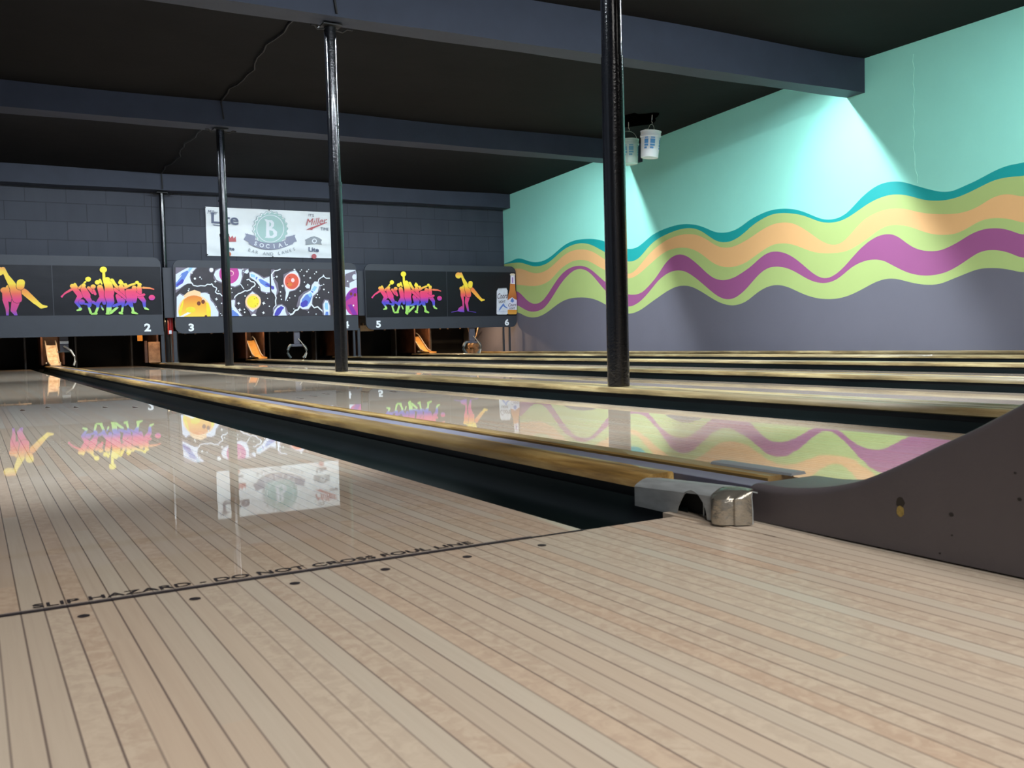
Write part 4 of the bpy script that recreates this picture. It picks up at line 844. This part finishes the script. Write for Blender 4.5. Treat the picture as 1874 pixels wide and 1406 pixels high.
def arcy(x, base, k=150.0): return base-k*((x-1010)/300.0)**2*.55
def ribbon(bm):
    for s in ('640,515 690,430 745,470 730,560 690,540', '660,430 800,465 800,520 700,500', '1370,540 1330,450 1280,480 1300,590 1330,550', '1350,450 1225,480 1225,525 1320,505'):
        poly(bm, [Q(*map(float, q.split(','))) for q in s.split()], YD-.004, 0)
    top = [(x, arcy(x, 562)) for x in range(720, 1311, 30)]; bot = [(x, arcy(x, 655)) for x in range(1310, 709, -30)]
    poly(bm, [Q(*q) for q in top+bot], YD-.007, 0)
    for i, ch in enumerate('SOCIAL'):
        x = 805+i*82+(0 if i < 3 else 6); a = -math.atan(-2*150*.55*(x-1010)/300**2)*.9
        c = Q(x, arcy(x, 608)); text_on(bm, ch, c[0], c[1], YD-.009, .078, .03, rot=math.atan(2*150*.55*(x-1010)/90000.0), mi=1)
decal('ribbon_print', [m_rib, m_white], ribbon)
for wd, i0 in (('BAR', 0), ('AND', 4), ('LANES', 8)):
    def word(bm):
        for i, ch in enumerate(wd):
            x = 720+(i0+i)*51; c = Q(x, arcy(x, 712, 105)); text_on(bm, ch, c[0], c[1], YD-.006, .055, .0, rot=math.atan(2*105*.55*(x-1010)/90000.0), mi=0)
    decal('arched_lettering', [m_gl], word)
def txt(name, s_, u, v, dy, h, bold, shear, rot, ws, mat):
    def f(bm): c = Q(u, v); text_on(bm, s_, c[0], c[1], YD-dy, h, bold, shear, rot, ws, 0)
    decal(name, [mat], f)
def shp(name, pts, mat, dy=.004):
    decal(name, [mat], lambda bm: poly(bm, [Q(*p) for p in pts], YD-dy, 0))
txt('script_lettering', 'Miller', 215, 140, .004, .07, .0, .35, -.05, .75, m_nv)
txt('bold_lettering', 'Lite', 385, 232, .006, .195, .02, 0, -.035, 1.25, m_nv)
shp('lettering_flourish', ((210, 305), (295, 318), (400, 328), (320, 330), (230, 322)), m_nv)
txt('bold_lettering', 'Lite', 455, 640, .005, .065, .03, 0, -.03, 1.2, m_nv)
shp('red_crest', ((395, 545), (398, 470), (420, 500), (440, 455), (460, 495), (485, 460), (505, 500), (530, 470), (538, 545)), m_rd)
decal('orange_dot', [m_orr], lambda bm: poly(bm, circ(440, 715, 30, 20), YD-.004, 0))
txt('plain_lettering', "IT'S", 1567, 182, .004, .05, .005, 0, -.04, 1.1, m_nv)
txt('script_lettering', 'Miller', 1640, 265, .005, .125, .0, .4, .13, 1.0, m_rd)
shp('lettering_flourish', ((1495, 385), (1540, 358), (1780, 275), (1782, 285), (1590, 365), (1580, 385), (1550, 375)), m_rd)
txt('plain_lettering', 'TIME', 1750, 372, .004, .055, .0, 0, -.04, .95, m_nv)
def crest(bm):
    poly(bm, [Q(u, v) for u, v in ((1488, 590), (1495, 540), (1480, 520), (1520, 500), (1560, 480), (1610, 470), (1670, 490), (1715, 520), (1700, 550), (1712, 585), (1640, 575), (1560, 580))], YD-.004, 0)
    poly(bm, circ(1610, 535, 34, 20), YD-.0055, 1); poly(bm, circ(1610, 535, 20, 16), YD-.0065, 0)
decal('grey_crest', [m_gl, m_white], crest)
txt('bold_lettering', 'Lite', 1600, 652, .005, .085, .03, 0, -.04, 1.2, m_nv)
decal('red_dot', [m_rd], lambda bm: poly(bm, circ(1605, 745, 34, 20), YD-.004, 0))
for u, v in ((112, 75), (990, 112), (1040, 748), (145, 722)):
    bm = nb(); c = Q(u, v); poly(bm, disc(c[0], c[1], .012, 10), YD-.003); obj('grommet', bm, m_ink, cloth)

# ------------------------------------------------------------------ ball lifts, partitions and machine parts under the boards
def brown(name, c1, c2, sc=6): 
    m, nt, b = newmat(name); tc = N(nt, 'ShaderNodeTexCoord'); no = N(nt, 'ShaderNodeTexNoise', inp={'Scale': sc, 'Detail': 6.0, 'Roughness': .7}); nt.links.new(tc.outputs['Object'], no.inputs['Vector'])
    nt.links.new(ramp(nt, no.outputs['Fac'], [(.35, rgb(*c1)), (.65, rgb(*c2))]), b.inputs['Base Color']); b.inputs['Roughness'].default_value = .45; return m
m_kick = brown('stained_plywood', (58, 36, 26), (104, 68, 46)); m_chute = brown('varnished_chute', (190, 134, 66), (226, 172, 96), 4); m_chute2 = brown('chipped_white_chute', (176, 150, 120), (232, 220, 200), 9)
m_rod = paint('bright_rod', rgb(216, 206, 190), .3, .1, 20, metal=.3)
KN = ['first and second', 'second and third', 'third and fourth', 'fourth and fifth', 'fifth and sixth']
for k in range(5):
    x = k*P+G
    bm = nb()
    if k % 2 == 0:
        for a in (x-.06, x+.248+.03): box(bm, a, a+.03, 17.0, 18.0, .07, .93)
        box(bm, x-.03, x+.278, 17.9, 17.93, .07, .93)
    else:
        box(bm, x-.02, x+.01, 16.35, 18.0, .07, .93); box(bm, x+.24, x+.27, 16.35, 18.0, .07, .93)
    tag(obj('pit_partition', bm, m_kick), 'brown stained plywood pit partition between the %s lanes' % KN[k], 'partition')
def ramp_thing(k, mat, lb):
    xc = k*P+G+.124
    t = thing('ball_lift_chute', lb, 'ball chute', (xc, 17.0, .07))
    path = [(-.52, -.006), (-.35, .0), (-.22, .012), (-.12, .035), (-.04, .075), (.05, .135), (.15, .205), (.26, .285), (.36, .345)]
    bm = nb(); prev = None
    for y, z in path:
        c = [bm.verts.new(q) for q in ((-.085, y, z+.030), (-.07, y, z+.004), (.0, y, z), (.07, y, z+.004), (.085, y, z+.030), (.085, y, z-.02 if z > .02 else z-.001), (-.085, y, z-.02 if z > .02 else z-.001))]
        if prev:
            for i in range(7): bm.faces.new((prev[i], c[i], c[(i+1) % 7], prev[(i+1) % 7]))
        else: bm.faces.new(c)
        prev = c
    bm.faces.new(prev[::-1]); obj('chute', bm, mat, t, 30)
    for s in (-.085, .085):
        bm = nb(); tube(bm, [(s, y, z+.034) for y, z in path[2:]]+[(s, .42, .40), (s, .50, .425), (s, .58, .41), (s, .62, .37)], .012, 8); obj('guide_rod', bm, m_rod, t, 60)
    bm = nb(); cyl(bm, (-.12, -.02, .03), (.12, -.02, .03), .016, n=12); obj('cross_bolt', bm, m_rod, t, 40)
ramp_thing(0, m_chute2, 'chipped whitish ball lift chute with two bright rods, between the first and second lanes')
ramp_thing(2, m_chute, 'orange varnished ball lift chute between the third and fourth lanes')
ramp_thing(4, m_chute, 'orange varnished ball lift chute between the fifth and sixth lanes')
m_arm = paint('grey_arm_metal', rgb(92, 100, 100), .35, .15, 20, metal=.4); m_hg = paint('hanger_grey', rgb(78, 78, 90), .5, .1, 10)
def AR(px, py, y): p = at(px, py, y); return p
def gripper(pxs, lb, yb=15.757):
    # hanging plate with two pairs of curved arms reaching down to the gutter edge
    t = thing('sweep_bracket', lb, 'machine bracket', (0, 0, 0)); L_, R_, T_, B_ = pxs
    cx = (L_+R_)/2; W_ = (R_-L_)/2; H_ = B_-T_
    a = AR(cx-W_*.33, T_, yb); b = AR(cx+W_*.33, T_+H_*.42, yb)
    bm = nb(); box(bm, a.x, b.x, yb-.02, yb+.02, b.z, .66, 0, .004); obj('hanger_plate', bm, m_hg, t)
    bm = nb(); p1 = AR(cx-W_*.8, T_+H_*.46, yb); p2 = AR(cx+W_*.8, T_+H_*.46, yb); box(bm, p1.x, p2.x, yb-.025, yb+.025, p1.z-.035, p1.z+.01, 0, .005); obj('cross_bar', bm, m_hg, t)
    for s in (-1, 1):
        for dy in (-.03, .06):
            pts = []
            for (u, v) in ((.62, .46), (.86, .54), (1.0, .68), (1.0, .80), (.88, .91), (.66, 1.0)):
                p = AR(cx+s*W_*u+(W_*.14 if dy > 0 else 0), T_+H_*v, yb); pts.append((p.x, yb+dy, p.z))
            bm = nb(); tube(bm, pts, .023, 8); obj('curved_arm', bm, m_arm, t, 60)
    bm = nb(); p = [AR(cx+W_*u, T_+H_*v, yb-.05) for u, v in ((.15, .2), (.45, .32), (.75, .48), (1.02, .62), (1.08, .8), (.95, 1.0))]
    tube(bm, [tuple(q) for q in p], .007, 8); obj('hose', bm, m_rod, t, 60)
gripper((526, 560, 611, 655), 'hanging grey bracket with curved arms forming a ring, left of the board number 4')
gripper((848, 879, 607, 647), 'hanging bracket with curved arms at the end of the sixth lane')
t = thing('control_box', 'small dark control box with a pale stripe and a hose, under the board numbered 2', 'control box', (0, 0, 0))
a = at(109, 619, 16.1); b = at(126, 643, 16.1)
bm = nb(); box(bm, a.x, b.x, 16.1, 16.2, b.z, a.z+.1, 0, .006); obj('housing', bm, m_hg, t)
bm = nb(); q = at(109.5, 624.5, 16.09); q2 = at(125.5, 629, 16.09); box(bm, q.x, q2.x, 16.092, 16.0995, q2.z, q.z); obj('pale_stripe', bm, m_white, t)
bm = nb(); box(bm, a.x-.04, b.x+.05, 16.08, 16.2, b.z-.016, b.z-.001); obj('shelf', bm, m_arm, t)
bm = nb(); tube(bm, [tuple(at(px, py, yy)) for px, py, yy in ((117, 634, 16.07), (123, 637, 16.03), (130, 642, 16.0), (136, 652, 15.98), (137.5, 661, 15.98), (135, 669, 15.98))], .016, 8); obj('hose', bm, m_rod, t, 60)
def scrap(name, px0, py0, px1, py1, y, mat, lb, cat, dy=.03):
    a = at(px0, py0, y); b = at(px1, py1, y); bm = nb(); box(bm, a.x, b.x, y, y+dy, b.z, a.z, 0, .003); o = obj(name, bm, mat); tag(o, lb, cat); return o
m_yl = paint('yellow_flap_plastic', rgb(226, 150, 52), .5, .15, 12); m_kb = brown('scuffed_kickboard', (120, 84, 56), (176, 132, 92), 8)
a = at(251, 611, 16.352); b = at(261, 624, 16.352); bm = nb(); box(bm, a.x, b.x, 16.352, 16.36, b.z, a.z); box(bm, a.x+.02, a.x+.05, 16.3515, 16.357, a.z-.01, 1.15); obj('warning_flap', bm, m_yl)
scrap('kickboard', 271, 626, 294, 663.5, 16.3, m_kb, 'scuffed light brown kickboard left of the post by the number 2', 'board')
scrap('side_plate', 264, 624, 271, 664, 16.33, m_kick, 'dark brown upright plate beside the scuffed kickboard', 'board', .04)
scrap('beige_housing', 653, 596, 684, 606, 16.2+.16, brown('beige_board', (150, 118, 80), (196, 164, 122), 5), 'beige machine housing showing between the boards numbered 4 and 5', 'housing', .1)
m_red = paint('red_enamel', rgb(150, 26, 34), .4)
tag(bpy.data.objects['warning_flap'], 'small orange yellow flap hanging under the board numbered 2', 'flap')
t = thing('red_cylinder', 'dark red cylinder with a white tag between the first two boards', 'cylinder', (0, 0, 0))
a = at(312, 583, 15.9); b = at(312, 612, 15.9); bm = nb(); cyl(bm, (a.x, 15.93, b.z), (a.x, 15.93, a.z+.25), .045, n=20); obj('body', bm, m_red, t, 40)
bm = nb(); cyl(bm, (a.x, 15.93, .0605), (a.x, 15.93, b.z-.001), .008, n=8); obj('hanging_cord', bm, m_arm, t)
q = at(312, 608, 15.87); bm = nb(); box(bm, q.x-.022, q.x+.022, 15.874, 15.88, q.z-.03, q.z+.03); obj('white_tag', bm, m_white, t)
m_mach = paint('machine_grey', rgb(60, 58, 56), .5, .3, 8); m_mach2 = brown('oily_machine', (70, 56, 44), (150, 122, 90), 10)
def machine(k, lb):
    t = thing('pinsetter', lb, 'pin machine', (k*P-LW/2, 17.2, 0))
    bm = nb(); box(bm, -.5, .5, .0, .5, .62, .9, 0, .01); obj('deck_housing', bm, m_mach, t)
    bm = nb()
    for s in (-.38, -.2, .1, .33): cyl(bm, (s, -.05, .56), (s, -.05, .72), .018, n=10)
    cyl(bm, (-.45, -.05, .60), (.45, -.05, .60), .014, n=10); obj('linkage', bm, m_mach2, t, 40)
    bm = nb(); box(bm, -.52, .52, -.12, -.1, .585, .60); obj('edge_lip', bm, m_chute2, t)
    for s in (-.49, .46): bm = nb(); box(bm, s, s+.03, .25, .5, -.12, .62); obj('side_frame', bm, m_mach, t)
for k in range(6): machine(k, 'dark pin machine partly visible above the end of the %s lane' % ON[k])
bm = nb(); box(bm, WL+.01, WX-.01, 18.02, 18.06, -.1, .95); tag(obj('pit_curtain', bm, m_dark), 'black pit curtain closing the dark ends of the lanes', 'curtain')
# grimy clutter at the right wall behind the last board
t = thing('motor_unit', 'greasy motor and pipework at the right wall below the board numbered 6', 'motor', (8.42, 16.55, 0))
bm = nb(); box(bm, -.12, .12, -.1, .1, .0012, .13, 0, .01); obj('base', bm, m_mach2, t)
bm = nb(); cyl(bm, (0, -.12, .19), (0, .12, .19), .07, n=20); obj('motor_drum', bm, m_mach2, t, 40)
bm = nb(); tube(bm, [(.0, 0, .26), (.02, 0, .36), (-.06, 0, .46), (-.12, 0, .62)], .022, 10); tube(bm, [(.03, .03, .26), (.10, .03, .40), (.16, .03, .6)], .014, 8); obj('pipe', bm, m_mach2, t, 60)
# warm work lamps inside the machine room
def bulb(x, y, z, W, lb, s=.12):
    t = thing('work_lamp', lb, 'lamp', (x, y, z)); bm = nb(); cyl(bm, (0, 0, .01), (0, 0, .06), .05, .03, 16); obj('shade', bm, m_mach, t, 40)
    bm = nb(); cyl(bm, (0, 0, .06), (0, 0, zc(y)-z-.002), .004, n=6); obj('cord', bm, m_cable, t)
    area('warm_lamp', (0, 0, 0), s, s, W, (0, 0, 0), (1, .68, .40), t)
bulb(8.35, 16.55, .86, 16, 'warm work lamp behind the board numbered 6')
bulb(7.44, 16.75, .88, 7, 'warm work lamp over the chute between the last two lanes')
bulb(3.90, 16.75, .88, 7, 'warm work lamp over the chute between the third and fourth lanes')
bulb(.36, 16.80, .88, 8, 'warm work lamp over the chute between the first two lanes')
bulb(1.95, 16.05, .80, 3, 'warm work lamp above the scuffed kickboard')

# ------------------------------------------------------------------ buckets under the leak
m_bk = [paint('white_bucket_plastic', rgb(226, 232, 234), .4, .03, 6), paint('milky_bucket_plastic', rgb(176, 200, 190), .4, .05, 6)]
m_lab = paint('bucket_blue_print', rgb(84, 150, 206), .5); m_lab2 = paint('bucket_teal_print', rgb(96, 156, 176), .5)
def bucket(x, y, ztop, h, R, mat, labm, tilt, lb, hook):
    t = thing('hanging_bucket', lb, 'bucket', (x, y, ztop)); t.rotation_euler = (math.radians(tilt), math.radians(3 if tilt > 0 else 0), 0)
    bm = nb(); lathe(bm, [(.001, -h+.004), (R*.80, -h+.004), (R*.84, -h), (R*.86, -h+.012), (R*.955, -.085), (R*.955, -.08)], (0, 0, 0), 36)
    lathe(bm, [(R*.93, -.08), (R*.84, -h+.02), (.001, -h+.016)], (0, 0, 0), 36); obj('body', bm, mat, t, 50)
    bm = nb(); lathe(bm, [(R*.93, -.085), (R*1.03, -.085), (R*1.03, -.062), (R*.965, -.060), (R*.965, -.045), (R*1.01, -.043), (R*1.01, -.034), (R*.97, -.032), (R*.97, -.018), (R*1.03, -.016), (R*1.04, 0), (R*.95, 0), (R*.93, -.08)], (0, 0, 0), 36); obj('rim', bm, mat, t, 40)
    bm = nb()
    def patch(a0, a1, z0, z1):
        n = 6; rr = lambda z: R*(.86+(z+h)/(h-.085)*.095)+.0012
        for i in range(n):
            A0 = math.radians(a0+(a1-a0)*i/n); A1 = math.radians(a0+(a1-a0)*(i+1)/n)
            bm.faces.new([bm.verts.new((rr(z)*math.cos(A), rr(z)*math.sin(A), z)) for A, z in ((A0, z0), (A1, z0), (A1, z1), (A0, z1))])
    for A0, A1 in ((-128, -98), (-62, -30), (-165, -140)):
        bm = nb(); patch(A0, A1, -h*.50, -h*.33); patch(A0, A1, -h*.60, -h*.52); patch(A0+2, A1-2, -h*.30, -h*.26); patch(A0, A1-8, -h*.70, -h*.63)
        obj('printed_label', bm, labm, t)
    bm = nb(); hx = R*1.0
    pts = [(-hx, 0, -.05)]+[(hx*math.cos(PI-PI*i/12), -.01, .0+hook*.62*math.sin(PI*i/12)**.8) for i in range(13)]+[(hx, 0, -.05)]
    tube(bm, [(p[0]*(.35 if i not in (0, 1, len(pts)-1, len(pts)-2) else 1)+0, p[1], p[2]) for i, p in enumerate(pts)] if tilt > 0 else pts, .0035, 6); obj('handle', bm, m_rod, t, 60)
    bm = nb(); tube(bm, [(0, -.01, hook*.60), (.012, -.01, hook*.75), (-.004, -.01, hook*.86), (.0, -.01, hook), (0, -.01, zc(y)-.022-ztop)], .006, 6); obj('tie_wire', bm, m_rod, t, 60)
bucket(8.02, 9.88, 3.345, .385, .150, m_bk[0], m_lab, 3, 'white plastic bucket with blue print hanging near the ceiling, right of its pair', .17)
bucket(7.94, 10.32, 3.30, .365, .150, m_bk[1], m_lab2, -1, 'milky greenish bucket hanging half behind the black column', .21)
